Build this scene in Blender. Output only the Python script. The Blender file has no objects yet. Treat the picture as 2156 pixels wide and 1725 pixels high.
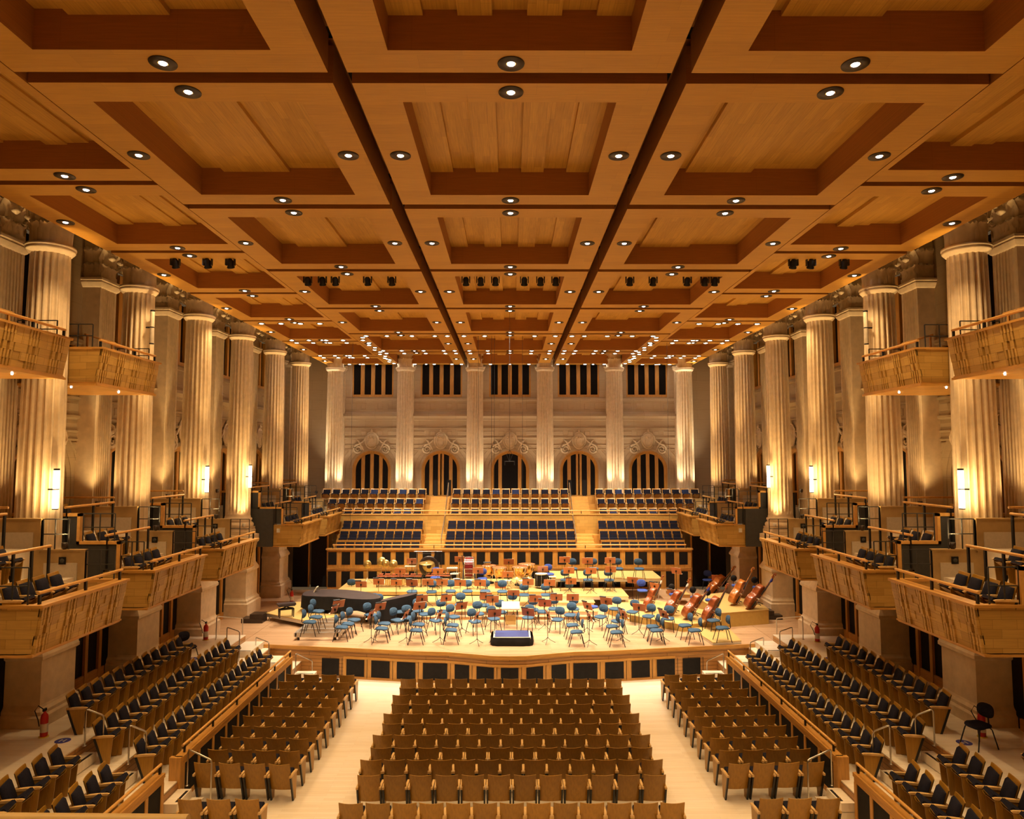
import bpy, math, random
from mathutils import Vector, Matrix
random.seed(7)
PI = math.pi
sc = bpy.context.scene
col = sc.collection
# ---------------------------------------------------------------- camera, world, exposure
F = 1500.; TH = math.atan(105.5/F); YAW = 5/F; ZC = 8.0
cd = bpy.data.cameras.new('camera'); cam = bpy.data.objects.new('camera', cd); col.objects.link(cam)
cd.sensor_width = 36; cd.lens = 36*F/2156; cd.clip_end = 200
cam.location = (0, 0, ZC); cam.rotation_euler = (PI/2+TH, 0, -YAW)
sc.camera = cam
sc.view_settings.view_transform = 'Standard'; sc.view_settings.look = 'None'
sc.view_settings.gamma = 1; sc.view_settings.use_curve_mapping = False
sc.view_settings.exposure = 1.0
w = bpy.data.worlds.new('world'); sc.world = w; w.use_nodes = True
w.node_tree.nodes['Background'].inputs[0].default_value = (1.0, .62, .3, 1)
w.node_tree.nodes['Background'].inputs[1].default_value = 0.05
try:
    sc.cycles.adaptive_threshold = .03; sc.cycles.max_bounces = 5; sc.cycles.diffuse_bounces = 4; sc.cycles.glossy_bounces = 2
    sc.cycles.sample_clamp_indirect = 4
except Exception: pass
STAGE_C = (1, .83, .60); HOUSE_C = (1, .66, .30); TUBE_C = (1, .60, .20)
def light(kind, loc, power, color, name='light', rot=(0, 0, 0), size=.3, angle=80, blend=.6, sx=None, sy=None):
    l = bpy.data.lights.new(name, kind); l.energy = power; l.color = color
    if kind == 'SPOT': l.spot_size = math.radians(angle); l.spot_blend = blend; l.shadow_soft_size = size
    elif kind == 'AREA':
        l.shape = 'RECTANGLE' if sx else 'DISK'; l.size = sx or size
        if sx: l.size_y = sy
    else: l.shadow_soft_size = size
    o = bpy.data.objects.new(name, l); col.objects.link(o); o.location = loc; o.rotation_euler = rot
    return o
def aim(loc, tgt):
    return (Vector(tgt)-Vector(loc)).to_track_quat('-Z', 'Y').to_euler()
# stage lighting from the ceiling positions above the orchestra
SLP = 2000
for x in (-6.8, -2.4, 2.4, 6.8):
    for y, ty, p in ((28.5, 29.5, 1.0), (34.0, 32.5, 1.1), (39.3, 36.5, .9)):
        light('SPOT', (x, y, 13.8), SLP*p, STAGE_C, 'stage_spotlight_beam', aim((x, y, 13.8), (x*.85, ty, 1.1)), .25, 64, .7)
for x in (-8, -4.8, -1.4, 1.4, 4.8, 8):
    light('SPOT', (x, 22.7, 13.4), 1000, STAGE_C, 'moving_head_beam', aim((x, 22.7, 13.4), (x*.8, 29.5, 1.1)), .15, 42, .6)
for x in (-7.5, -3.7, 0, 3.7, 7.5):
    light('SPOT', (x, 33.6, 13.8), 1900, STAGE_C, 'choir_fill_light', aim((x, 33.6, 13.8), (x, 41.3, 3.6)), .25, 52, .6)  # fill added to brighten the choir gallery, no fixture modelled
    light('SPOT', (x*.8, 27.9, 13.8), 600, STAGE_C, 'rear_wall_fill_light', aim((x*.8, 27.9, 13.8), (x*1.15, 44.5, 6.2)), .25, 34, .8)  # second added fill, lifts the rear wall and its columns
# ---------------------------------------------------------------- pixel of the photo -> point on a known plane of the room
c_, s_ = math.cos(TH), math.sin(TH)
def P(px, py, x=None, y=None, z=None):
    u = (px-1078)/F; v = (862.5-py)/F
    a, b, c = u, c_-v*s_, v*c_+s_
    a, b = a*math.cos(YAW)+b*math.sin(YAW), -a*math.sin(YAW)+b*math.cos(YAW)
    t = x/a if x is not None else y/b if y is not None else (z-ZC)/c
    return Vector((a*t, b*t, ZC+c*t))
# ---------------------------------------------------------------- materials
MT = {}
def nodes(name):
    m = bpy.data.materials.new(name); m.use_nodes = True; MT[name] = m
    nt = m.node_tree; b = nt.nodes['Principled BSDF']
    return m, nt, b
def L(nt, a, b): nt.links.new(a, b)
def N(nt, t, **k):
    n = nt.nodes.new(t)
    for q, v in k.items(): setattr(n, q, v)
    return n
def plain(name, c, rough=.5, metal=0, noise=.12, scale=8, bump=0, emit=None, es=0, spec=None, stretch=(1, 1, 1)):
    m, nt, b = nodes(name)
    b.inputs['Roughness'].default_value = rough; b.inputs['Metallic'].default_value = metal
    if spec is not None: b.inputs['Specular IOR Level'].default_value = spec
    tc = N(nt, 'ShaderNodeTexCoord'); mp = N(nt, 'ShaderNodeMapping'); mp.inputs['Scale'].default_value = stretch
    L(nt, tc.outputs['Object'], mp.inputs[0])
    nz = N(nt, 'ShaderNodeTexNoise'); nz.inputs['Scale'].default_value = scale; nz.inputs['Detail'].default_value = 4
    L(nt, mp.outputs[0], nz.inputs['Vector'])
    r = N(nt, 'ShaderNodeMapRange'); r.inputs['From Min'].default_value = .3; r.inputs['From Max'].default_value = .7
    r.inputs['To Min'].default_value = 1-noise; r.inputs['To Max'].default_value = 1+noise
    L(nt, nz.outputs[0], r.inputs[0])
    mx = N(nt, 'ShaderNodeVectorMath', operation='SCALE'); mx.inputs[0].default_value = c[:3]
    L(nt, r.outputs[0], mx.inputs['Scale']); L(nt, mx.outputs[0], b.inputs['Base Color'])
    if bump:
        bp = N(nt, 'ShaderNodeBump'); bp.inputs['Strength'].default_value = bump; bp.inputs['Distance'].default_value = .02
        L(nt, nz.outputs[0], bp.inputs['Height']); L(nt, bp.outputs[0], b.inputs['Normal'])
    if emit:
        b.inputs['Emission Color'].default_value = (*emit, 1); b.inputs['Emission Strength'].default_value = es
        try: m.cycles.emission_sampling = 'NONE'
        except Exception: pass
    return m
def planks(name, c, c2, pw, pl, ax='Y', rough=.4, var=.18, mort=.012, grain=.12, dark=.6, rnd=True):
    """boards laid along axis ax (board width pw, length pl); tone differs from board to board"""
    m, nt, b = nodes(name); b.inputs['Roughness'].default_value = rough
    tc = N(nt, 'ShaderNodeTexCoord'); sp = N(nt, 'ShaderNodeSeparateXYZ'); L(nt, tc.outputs['Object'], sp.inputs[0])
    cb = N(nt, 'ShaderNodeCombineXYZ')
    u, v = {'Y': ('Y', 'X'), 'X': ('X', 'Y'), 'XZ': ('X', 'Z'), 'YZ': ('Y', 'Z'), 'ZX': ('Z', 'X'), 'ZY': ('Z', 'Y')}[ax]
    L(nt, sp.outputs[u], cb.inputs[0]); L(nt, sp.outputs[v], cb.inputs[1])
    br = N(nt, 'ShaderNodeTexBrick'); br.offset = .37; br.offset_frequency = 2
    br.inputs['Scale'].default_value = 1; br.inputs['Brick Width'].default_value = pl; br.inputs['Row Height'].default_value = pw
    br.inputs['Mortar Size'].default_value = mort*.5; br.inputs['Mortar Smooth'].default_value = .1; br.inputs['Bias'].default_value = 0
    br.inputs['Color1'].default_value = (*c, 1); br.inputs['Color2'].default_value = (*c2, 1)
    br.inputs['Mortar'].default_value = tuple(x*dark for x in c2)+(1,)
    L(nt, cb.outputs[0], br.inputs['Vector'])
    mp = N(nt, 'ShaderNodeMapping'); mp.inputs['Scale'].default_value = (1.2, 22, 1); L(nt, cb.outputs[0], mp.inputs[0])
    nz = N(nt, 'ShaderNodeTexNoise'); nz.inputs['Scale'].default_value = 1.5; nz.inputs['Detail'].default_value = 5
    L(nt, mp.outputs[0], nz.inputs['Vector'])
    r = N(nt, 'ShaderNodeMapRange'); r.inputs['From Min'].default_value = .3; r.inputs['From Max'].default_value = .7
    r.inputs['To Min'].default_value = 1-grain; r.inputs['To Max'].default_value = 1+grain; L(nt, nz.outputs[0], r.inputs[0])
    mx = N(nt, 'ShaderNodeVectorMath', operation='SCALE'); L(nt, br.outputs[0], mx.inputs[0]); L(nt, r.outputs[0], mx.inputs['Scale'])
    L(nt, mx.outputs[0], b.inputs['Base Color'])
    return m
def perobj(m, amt=.12):
    """tone differs a little from object to object"""
    nt = m.node_tree; b = nt.nodes['Principled BSDF']; l = b.inputs['Base Color'].links[0]; src = l.from_socket
    oi = N(nt, 'ShaderNodeObjectInfo'); r = N(nt, 'ShaderNodeMapRange'); r.inputs['To Min'].default_value = 1-amt; r.inputs['To Max'].default_value = 1+amt
    L(nt, oi.outputs['Random'], r.inputs[0]); mx = N(nt, 'ShaderNodeVectorMath', operation='SCALE')
    L(nt, src, mx.inputs[0]); L(nt, r.outputs[0], mx.inputs['Scale']); L(nt, mx.outputs[0], b.inputs['Base Color'])
    return m
WD = (.54, .27, .055); WD2 = (.42, .22, .07)
plain('wood', WD, .42, noise=.18, scale=3, stretch=(6, 6, .8)); plain('wood_h', WD, .42, noise=.15, scale=3, stretch=(.8, .8, 8))
perobj(plain('seat_wood', (.36, .185, .018), .38, noise=.14, scale=4, stretch=(6, 6, .7)), .14)
plain('arm_wood', (.66, .43, .17), .4)
plain('partition_wood', (.40, .26, .10), .5, noise=.15, scale=3)
plain('rail_wood', (.68, .37, .10), .3, noise=.1)
planks('floor_maple', (.88, .80, .67), (.82, .72, .57), .11, 1.3, 'X', .32, mort=.004, grain=.06, dark=.8)
planks('stage_floor', (.60, .39, .235), (.50, .305, .165), .12, 2.4, 'X', .35, mort=.008, grain=.08, dark=.55)
planks('siding', (.48, .24, .07), (.42, .20, .055), .13, 2.2, 'XZ', .4, mort=.016, dark=.4)
planks('siding_y', (.48, .24, .07), (.42, .20, .055), .13, 2.2, 'YZ', .4, mort=.016, dark=.4)
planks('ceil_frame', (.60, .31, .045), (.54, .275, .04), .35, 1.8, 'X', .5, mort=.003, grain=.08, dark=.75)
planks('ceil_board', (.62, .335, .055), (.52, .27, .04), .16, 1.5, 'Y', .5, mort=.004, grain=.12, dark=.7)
planks('ceil_side_shaded', (.38, .15, .03), (.35, .135, .026), .7, 1.7, 'XZ', .5, mort=.004, grain=.1, dark=.8)  # ceiling wood with the shade of the coffer sides put into its colour
planks('tile_wood', (.60, .36, .09), (.40, .225, .045), .19, .42, 'YZ', .42, mort=.006, grain=.1, dark=.5)
planks('tile_wood_x', (.54, .32, .08), (.42, .235, .05), .19, .5, 'XZ', .42, mort=.006, grain=.1, dark=.5)
plain('stone', (.68, .54, .36), .85, noise=.09, scale=5, bump=.15)
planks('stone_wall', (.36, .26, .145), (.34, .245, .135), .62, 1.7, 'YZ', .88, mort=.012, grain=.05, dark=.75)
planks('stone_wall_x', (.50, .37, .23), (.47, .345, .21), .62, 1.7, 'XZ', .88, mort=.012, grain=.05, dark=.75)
plain('plaster_beige', (.50, .42, .31), .9, noise=.06, scale=14)
plain('navy', (.011, .011, .024), .85, noise=.25, scale=30, spec=.2)
plain('navy_bright', (.022, .035, .10), .85, noise=.2, scale=30, spec=.2)
plain('blue_fabric', (.045, .095, .17), .8, noise=.12, scale=40, spec=.25)
plain('blue_office', (.05, .09, .36), .8, noise=.12, scale=40, spec=.25)
plain('black_panel', (.012, .010, .010), .7, noise=.2, spec=.2)
plain('grey_panel', (.045, .044, .043), .8, noise=.1)
plain('dark_glass', (.008, .006, .006), .5, noise=.1, spec=.1)
plain('black_metal', (.014, .014, .016), .4, metal=.3)
plain('dark_wire', (.03, .03, .03), .5)
plain('steel', (.62, .60, .56), .28, metal=1, noise=.05)
plain('alu', (.70, .68, .64), .35, metal=.8, noise=.06)
plain('chrome', (.85, .85, .85), .12, metal=1, noise=.02)
plain('desk_wood', (.46, .155, .055), .45, noise=.12, scale=5)
plain('red_desk', (.40, .09, .04), .45, noise=.1)
plain('platform_yellow', (.62, .42, .15), .45, noise=.06)
plain('platform_side', (.55, .36, .09), .5, noise=.06)
plain('black_cloth', (.010, .009, .010), .75, noise=.3, scale=4, bump=.5, spec=.25)
plain('cloth_sheen', (.05, .04, .045), .35, noise=.4, scale=3, bump=.6, stretch=(1, 6, 1))
plain('brass', (.72, .52, .20), .25, metal=1, noise=.15)
plain('copper', (.75, .40, .14), .22, metal=1, noise=.25, scale=6)
plain('gong_gold', (.62, .44, .14), .35, metal=.8, noise=.15, scale=12)
plain('drum_red', (.20, .02, .02), .25, noise=.1)
plain('drum_skin', (.85, .80, .70), .5)
plain('timp_skin', (.50, .15, .05), .5)
plain('bass_brown', (.30, .075, .022), .22, noise=.3, scale=3, stretch=(1, 1, 3))
plain('bass_orange', (.50, .17, .035), .22, noise=.3, scale=3, stretch=(1, 1, 3))
plain('bar_red', (.45, .12, .05), .4)
plain('white_paint', (.66, .62, .54), .5, noise=.03)
plain('red_paint', (.50, .02, .015), .3)
plain('yellow_paint', (.70, .58, .08), .5)
plain('sign_blue', (.02, .03, .28), .5)
plain('sign_green', (.02, .10, .07), .5)
plain('lamp_dark', (.035, .022, .016), .35, noise=.1)
plain('lamp_core', (1, 1, 1), .5, emit=(1, .95, .92), es=14)
plain('stage_core', (1, 1, 1), .5, emit=(1, .93, .82), es=14)
plain('tube_on', (1, 1, 1), .5, emit=(1, .80, .45), es=6)
plain('tube_off', (.62, .52, .38), .5)
plain('podium_mat', (.045, .06, .22), .9, noise=.15, scale=40)
plain('cream_edge', (.85, .76, .55), .5)
# ---------------------------------------------------------------- mesh builder
class MB:
    def __init__(s): s.v = []; s.f = []; s.sm = []; s.M = None
    def add(s, vs, fs, smooth=False):
        n = len(s.v)
        if s.M is not None: vs = [tuple(s.M @ Vector(q)) for q in vs]
        s.v += [tuple(q) for q in vs]; s.f += [tuple(i+n for i in f) for f in fs]; s.sm += [smooth]*len(fs)
        return s
    def box(s, x0, x1, y0, y1, z0, z1):
        if x0 > x1: x0, x1 = x1, x0
        if y0 > y1: y0, y1 = y1, y0
        return s.add([(x0, y0, z0), (x1, y0, z0), (x1, y1, z0), (x0, y1, z0), (x0, y0, z1), (x1, y0, z1), (x1, y1, z1), (x0, y1, z1)],
              [(0, 3, 2, 1), (4, 5, 6, 7), (0, 1, 5, 4), (1, 2, 6, 5), (2, 3, 7, 6), (3, 0, 4, 7)])
    def tube(s, pts, r, n=8, r2=None, cap=True):
        pts = [Vector(p) for p in pts]; m = len(pts); rings = []
        for i, p in enumerate(pts):
            d = (pts[min(i+1, m-1)]-pts[max(i-1, 0)]).normalized()
            a = Vector((0, 0, 1)) if abs(d.z) < .9 else Vector((1, 0, 0))
            e = d.cross(a).normalized(); g = d.cross(e)
            rr = r if r2 is None else r+(r2-r)*i/(m-1)
            if isinstance(r, (list, tuple)): rr = r[i]
            rings.append([p+(e*math.cos(2*PI*k/n)+g*math.sin(2*PI*k/n))*rr for k in range(n)])
        vs = [q for R in rings for q in R]; fs = []
        for i in range(m-1):
            for k in range(n): fs.append((i*n+k, i*n+(k+1) % n, (i+1)*n+(k+1) % n, (i+1)*n+k))
        s.add(vs, fs, n > 5)
        if cap: s.add(rings[0]+rings[-1], [tuple(range(n)), tuple(range(2*n-1, n-1, -1))])
        return s
    def lathe(s, prof, n=24, c=(0, 0, 0), smooth=True, cap=True, ax='Z'):
        vs = []; fs = []
        for r, z in prof:
            for k in range(n):
                a = 2*PI*k/n
                if ax == 'Z': vs.append((c[0]+r*math.cos(a), c[1]+r*math.sin(a), c[2]+z))
                elif ax == 'Y': vs.append((c[0]+r*math.cos(a), c[1]+z, c[2]+r*math.sin(a)))
                else: vs.append((c[0]+z, c[1]+r*math.cos(a), c[2]+r*math.sin(a)))
        for i in range(len(prof)-1):
            for k in range(n): fs.append((i*n+k, i*n+(k+1) % n, (i+1)*n+(k+1) % n, (i+1)*n+k))
        s.add(vs, fs, smooth)
        if cap:
            m = len(prof)
            s.add(vs[:n]+vs[(m-1)*n:], [tuple(range(n-1, -1, -1)), tuple(range(n, 2*n))])
        return s
    def prism(s, poly, z0, z1, ax='Z'):
        n = len(poly)
        def q(a, b, h): return (a, b, h) if ax == 'Z' else (a, h, b) if ax == 'Y' else (h, a, b)
        vs = [q(a, b, z0) for a, b in poly]+[q(a, b, z1) for a, b in poly]
        return s.add(vs, [tuple(range(n-1, -1, -1)), tuple(range(n, 2*n))]+[(k, (k+1) % n, n+(k+1) % n, n+k) for k in range(n)])
    def grid(s, rows, smooth=True, close=False):
        n = len(rows[0]); vs = [q for r in rows for q in r]; fs = []
        for i in range(len(rows)-1):
            for k in range(n if close else n-1): fs.append((i*n+k, i*n+(k+1) % n, (i+1)*n+(k+1) % n, (i+1)*n+k))
        return s.add(vs, fs, smooth)
    def mesh(s, name, mat):
        me = bpy.data.meshes.new(name); me.from_pydata(s.v, [], s.f)
        me.polygons.foreach_set('use_smooth', s.sm); me.materials.append(MT[mat]); me.update()
        return me
    def obj(s, name, mat, parent=None, loc=None):
        o = bpy.data.objects.new(name, s.mesh(name, mat)); col.objects.link(o)
        if parent is not None: o.parent = parent
        if loc is not None: o.location = loc
        return o
def tag(o, label, cat, group=None):
    o['label'] = label; o['category'] = cat
    if group: o['group'] = group
    return o
def thing(name, label, cat, loc=(0, 0, 0), rz=0, group=None):
    o = bpy.data.objects.new(name, None); o.empty_display_size = .1; col.objects.link(o)
    o.location = loc; o.rotation_euler = (0, 0, rz); return tag(o, label, cat, group)
def struct(o): o['kind'] = 'structure'; return o
KIDS = {}
def kids(o):
    if o.name not in KIDS: KIDS[o.name] = list(o.children)
    return KIDS[o.name]
def dup(root, loc, rz, label, group=None, skip=()):
    r = root.copy(); col.objects.link(r); r.location = loc; r.rotation_euler = (0, 0, rz); r['label'] = label
    if group: r['group'] = group
    for ch in kids(root):
        if ch.name.split('.')[0] in skip: continue
        q = ch.copy(); col.objects.link(q); q.parent = r
        for g in kids(ch):
            e = g.copy(); col.objects.link(e); e.parent = q
    return r
class Proto:
    """first use places the prototype itself, later uses copy it"""
    def __init__(s, make): s.make = make; s.root = None
    def put(s, loc, rz, label, group):
        if s.root is None:
            s.root = s.make(); s.root.location = loc; s.root.rotation_euler = (0, 0, rz)
            s.root['label'] = label; s.root['group'] = group; kids(s.root); return s.root
        return dup(s.root, loc, rz, label, group)
ORD = ['first', 'second', 'third', 'fourth', 'fifth', 'sixth', 'seventh', 'eighth', 'ninth', 'tenth', 'eleventh', 'twelfth', 'thirteenth', 'fourteenth', 'fifteenth', 'sixteenth', 'seventeenth', 'eighteenth', 'nineteenth', 'twentieth']
SD = {-1: 'left', 1: 'right'}
# ================================================================ THE ROOM SHELL
CY0, CP = 18.8, 4.58           # side columns: first and pitch
CXI = 12.3                     # side column line
WX = 13.9; WY = 45.07          # wall planes
ZCEIL = 13.95
struct(MB().box(-7.7, 7.7, -2, 30, -.25, 0).obj('floor', 'floor_maple'))
# rear half of the hall behind the camera (closes the room)
struct(MB().box(-14, 14, -2.3, -2, -.25, 15.5).obj('wall_front', 'wood'))
struct(MB().box(-14.1, 14.1, -2, 46, 15.4, 15.6).obj('ceiling', 'black_panel'))
# ---- walls built bay by bay, u along the wall, w out of the wall, z up
def arch_pts(hw, z0, zs, n=14):
    return [(hw*math.cos(PI*k/n), zs+hw*math.sin(PI*k/n)) for k in range(n+1)]
def bay_wall(mb, T, hb, z0, z1, arch, win):
    """wall with an arched opening below and a rectangular window above"""
    q = lambda a: [T(*p) for p in a]
    def rect(u0, u1, za, zb, w=0): mb.add(q([(u0, w, za), (u1, w, za), (u1, w, zb), (u0, w, zb)]), [(0, 1, 2, 3)])
    hw, az, zs = arch; zt = 11.0; wh, wz0, wz1 = win
    rect(-hb, hb, z0, az); rect(-hb, -hw, az, zs); rect(hw, hb, az, zs)
    rect(-hb, -hw, zs, zt); rect(hw, hb, zs, zt)
    ap = arch_pts(hw, az, zs)
    for k in range(len(ap)-1):
        (a, b), (c, d) = ap[k], ap[k+1]
        mb.add(q([(c, 0, d), (a, 0, b), (a, 0, zt), (c, 0, zt)]), [(0, 1, 2, 3)])
        mb.add(q([(a, 0, b), (c, 0, d), (c, -.35, d), (a, -.35, b)]), [(0, 1, 2, 3)])
    for sg in (-1, 1): mb.add(q([(sg*hw, 0, az), (sg*hw, 0, zs), (sg*hw, -.35, zs), (sg*hw, -.35, az)]), [(0, 1, 2, 3)])
    rect(-hb, hb, zt, wz0); rect(-hb, -wh, wz0, wz1); rect(wh, hb, wz0, wz1); rect(-hb, hb, wz1, z1)
    for sg in (-1, 1): mb.add(q([(sg*wh, 0, wz0), (sg*wh, 0, wz1), (sg*wh, -.3, wz1), (sg*wh, -.3, wz0)]), [(0, 1, 2, 3)])
    # string courses and cornice
    prof = [(0, 11.88), (.10, 11.86), (.10, 11.74), (.03, 11.72), (.03, 11.02), (.10, 11.0), (.24, 10.86), (.28, 10.74), (.10, 10.60),
            (.08, 10.50), (.02, 10.46), (.02, 10.02), (.09, 10.0), (.09, 9.93), (.03, 9.92), (.03, 9.42), (.10, 9.40), (.10, 9.33), (0, 9.28)]
    mb.add(q([(-hb, w_, z_) for w_, z_ in prof]+[(hb, w_, z_) for w_, z_ in prof]), [(i, i+1, len(prof)+i+1, len(prof)+i) for i in range(len(prof)-1)])
    for zz in (8.95, 8.68):
        prof = [(0, zz), (.05, zz-.02), (.05, zz-.06), (0, zz-.08)]
        for (ua, ub) in ((-hb, -.7), (.7, hb)):
            mb.add(q([(ua, w_, z_) for w_, z_ in prof]+[(ub, w_, z_) for w_, z_ in prof]), [(i, i+1, 5+i, 4+i) for i in range(3)])
    # relief fields on the friezes
    for zz, hh in ((11.37, .2), (9.67, .14)):
        for ua, ub in ((-1.75, -1.0), (-.7, -.35), (.35, .7), (1.0, 1.75)):
            a = q([(ua, .03, zz-hh), (ub, .03, zz-hh), (ub, .03, zz+hh), (ua, .03, zz+hh), (ua+.03, .055, zz-hh+.03), (ub-.03, .055, zz-hh+.03), (ub-.03, .055, zz+hh-.03), (ua+.03, .055, zz+hh-.03)])
            mb.add(a, [(4, 5, 6, 7), (0, 1, 5, 4), (1, 2, 6, 5), (2, 3, 7, 6), (3, 0, 4, 7)])
    # outer archivolt and corner mouldings
    for r, tt in ((1.95, .028), (1.62, .02), (1.38, .03)):
        a0 = math.acos(min(1, (hb-.25)/r)) if r > hb-.25 else 0
        mb.tube([T(r*math.cos(a0+(PI-2*a0)*k/22), .005, zs+r*math.sin(a0+(PI-2*a0)*k/22)) for k in range(23)], tt, 5, cap=False)
        if r < hb-.25:
            for sg in (-1, 1): mb.tube([T(sg*r, .005, az), T(sg*r, .005, zs)], tt, 5, cap=False)
    for sg in (-1, 1):
        t = [T(sg*(hb-.22), .01, 8.55), T(sg*(hb-.75), .01, 8.55), T(sg*(hb-.22), .01, 7.9), T(sg*(hb-.22), .01, 8.55)]
        mb.tube(t, .03, 5, cap=False)
def spiral(c, r, sg, T, n=26, turns=1.8):
    out = []
    for k in range(n+1):
        a = PI*.5+sg*turns*2*PI*k/n; rr = r*(1-.8*k/n)
        out.append(T(c[0]+rr*math.cos(a), .09, c[1]+rr*math.sin(a)))
    return out
def cartouche(mb, T, zc=9.2):
    # shield with rim, a carved face-like knot and side volutes
    rows = []
    for i in range(7):
        r = i/6; rows.append([T(.36*r*math.cos(2*PI*k/20)*(1+.08*math.sin(2*PI*k/20)), .09+.24*math.sqrt(max(0, 1-r*r)), zc+.47*r*math.sin(2*PI*k/20)) for k in range(20)])
    mb.grid(rows, close=True)
    mb.tube([T(.40*math.cos(2*PI*k/24), .09, zc+.52*math.sin(2*PI*k/24)) for k in range(25)], .05, 6, cap=False)
    mb.tube([T(.22*math.cos(2*PI*k/16),   .30, zc-.1+.25*math.sin(2*PI*k/16)) for k in range(17)], .03, 5, cap=False)
    for a in (-.16, 0, .16): mb.lathe([(.01, -.07), (.07, -.03), (.07, .03), (.01, .07)], 8, T(a, .34, zc+.2))
    mb.lathe([(.02, -.08), (.09, 0), (.05, .1), (.01, .14)], 8, T(0, .12, zc+.58))
    for sg in (-1, 1):
        mb.tube(spiral((sg*.86, zc-.55), .30, -sg, T), [.075-.045*k/26 for k in range(27)], 6)
        mb.tube([T(sg*.86, .06, zc-.25), T(sg*.62, .08, zc-.12), T(sg*.45, .08, zc+.05), T(sg*.36, .08, zc+.3)], .05, 6)
        for j in range(4): mb.tube([T(sg*(.5+.05*j), .04, zc-.62+.02*j), T(sg*(.62+.06*j), .09, zc-.35+.1*j), T(sg*(.78+.07*j), .03, zc-.22+.1*j)], [.02, .045, .012], 5)
def make_opening(n, T, arch, style, dark='dark_glass'):
    hw, az, zs = arch
    root = struct(thing('door_%d' % n, 'tall arched timber doorway glazed in dark strips', 'door')); del root['label'], root['category']
    # timber arch ring
    mb = MB(); ap = arch_pts(hw, az, zs, 20); rows = []
    pts = [(hw, az)]+ap+[(-hw, az)]; ins = [(hw-.2, az)]+arch_pts(hw-.2, az, zs, 20)+[(-hw+.2, az)]
    for w_, pp in ((-.22, pts), (-.02, pts), (-.02, [(p[0]*.95, az if i in (0, len(pts)-1) else zs+(p[1]-zs)*.95) for i, p in enumerate(pts)]), (-.10, ins), (-.22, ins)):
        rows.append([T(a, w_, b) for a, b in pp])
    mb.grid(rows, False); mb.obj('frame', 'rail_wood' if style == 'rear' else 'wood', root)
    g = MB(); pp = [(hw-.18, az)]+arch_pts(hw-.18, az, zs, 20)+[(-hw+.18, az)]
    g.add([T(a, -.2, b) for a, b in pp], [tuple(range(len(pp)))]); g.obj('pane', dark, root)
    bars = {'a': (-.56, 0, .56), 'b': (-.62, -.07, .07, .62), 'c': (-.62, .62)}[style if style in 'abc' else 'a'] if style != 'rear' else (-.56, 0, .56)
    for u in bars:
        bw = .11; r = hw-.15; top = zs+math.sqrt(max(.01, r*r-u*u))
        b = MB(); b.add([T(u-bw, -.12, az), T(u+bw, -.12, az), T(u+bw, -.12, top), T(u-bw, -.12, top), T(u-bw, -.2, az), T(u+bw, -.2, az), T(u+bw, -.2, top), T(u-bw, -.2, top)],
                        [(0, 1, 2, 3), (0, 3, 7, 4), (1, 5, 6, 2)]); b.obj('mullion', 'wood', root)
    return root
def make_window(n, T, wh, z0, z1, npan=4, bw=.12):
    root = struct(thing('window_%d' % n, 'x', 'window')); del root['label'], root['category']
    def bx(mb, u0, u1, za, zb, wa, wb):
        mb.add([T(u0, wa, za), T(u1, wa, za), T(u1, wa, zb), T(u0, wa, zb), T(u0, wb, za), T(u1, wb, za), T(u1, wb, zb), T(u0, wb, zb)],
               [(0, 1, 2, 3), (7, 6, 5, 4), (0, 4, 5, 1), (1, 5, 6, 2), (2, 6, 7, 3), (3, 7, 4, 0)])
    f = MB(); bx(f, -wh, -wh+.1, z0, z1, -.05, -.28); bx(f, wh-.1, wh, z0, z1, -.05, -.28); bx(f, -wh, wh, z0, z0+.16, -.04, -.28); f.obj('frame', 'wood', root)
    for k in range(1, npan):
        u = -wh+2*wh*k/npan; f = MB(); bx(f, u-bw, u+bw, z0+.1, z1, -.08, -.24); f.obj('mullion', 'wood', root)
    g = MB(); bx(g, -wh+.05, wh-.05, z0+.1, z1, -.2, -.25); g.obj('pane', 'dark_glass', root)
    return root
ARCH = (1.22, 5.3, 7.35); WIN = (1.32, 11.96, 14.9)
nd = nw = 0
wr = MB(); orn = MB()
BP = 4.36
for i in range(5):
    cx = (i-2)*BP+.02
    T = (lambda cx: lambda u, w_, z: (cx+u, WY-w_, z))(cx)
    bay_wall(wr, T, BP/2, .5, 15.5, ARCH, WIN); cartouche(orn, T)
    nd += 1; make_opening(nd, T, ARCH, 'abcba'[i])
    nw += 1; make_window(nw, T, 1.32, 11.96, 14.9)
for sg in (-1, 1): wr.add([(sg*(2.5*BP-.02), WY, .5), (sg*WX, WY, .5), (sg*WX, WY, 15.5), (sg*(2.5*BP-.02), WY, 15.5)], [(0, 1, 2, 3)])
wrear = struct(wr.obj('wall_rear', 'stone_wall_x')); orn.obj('cartouche', 'stone', wrear)
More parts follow.
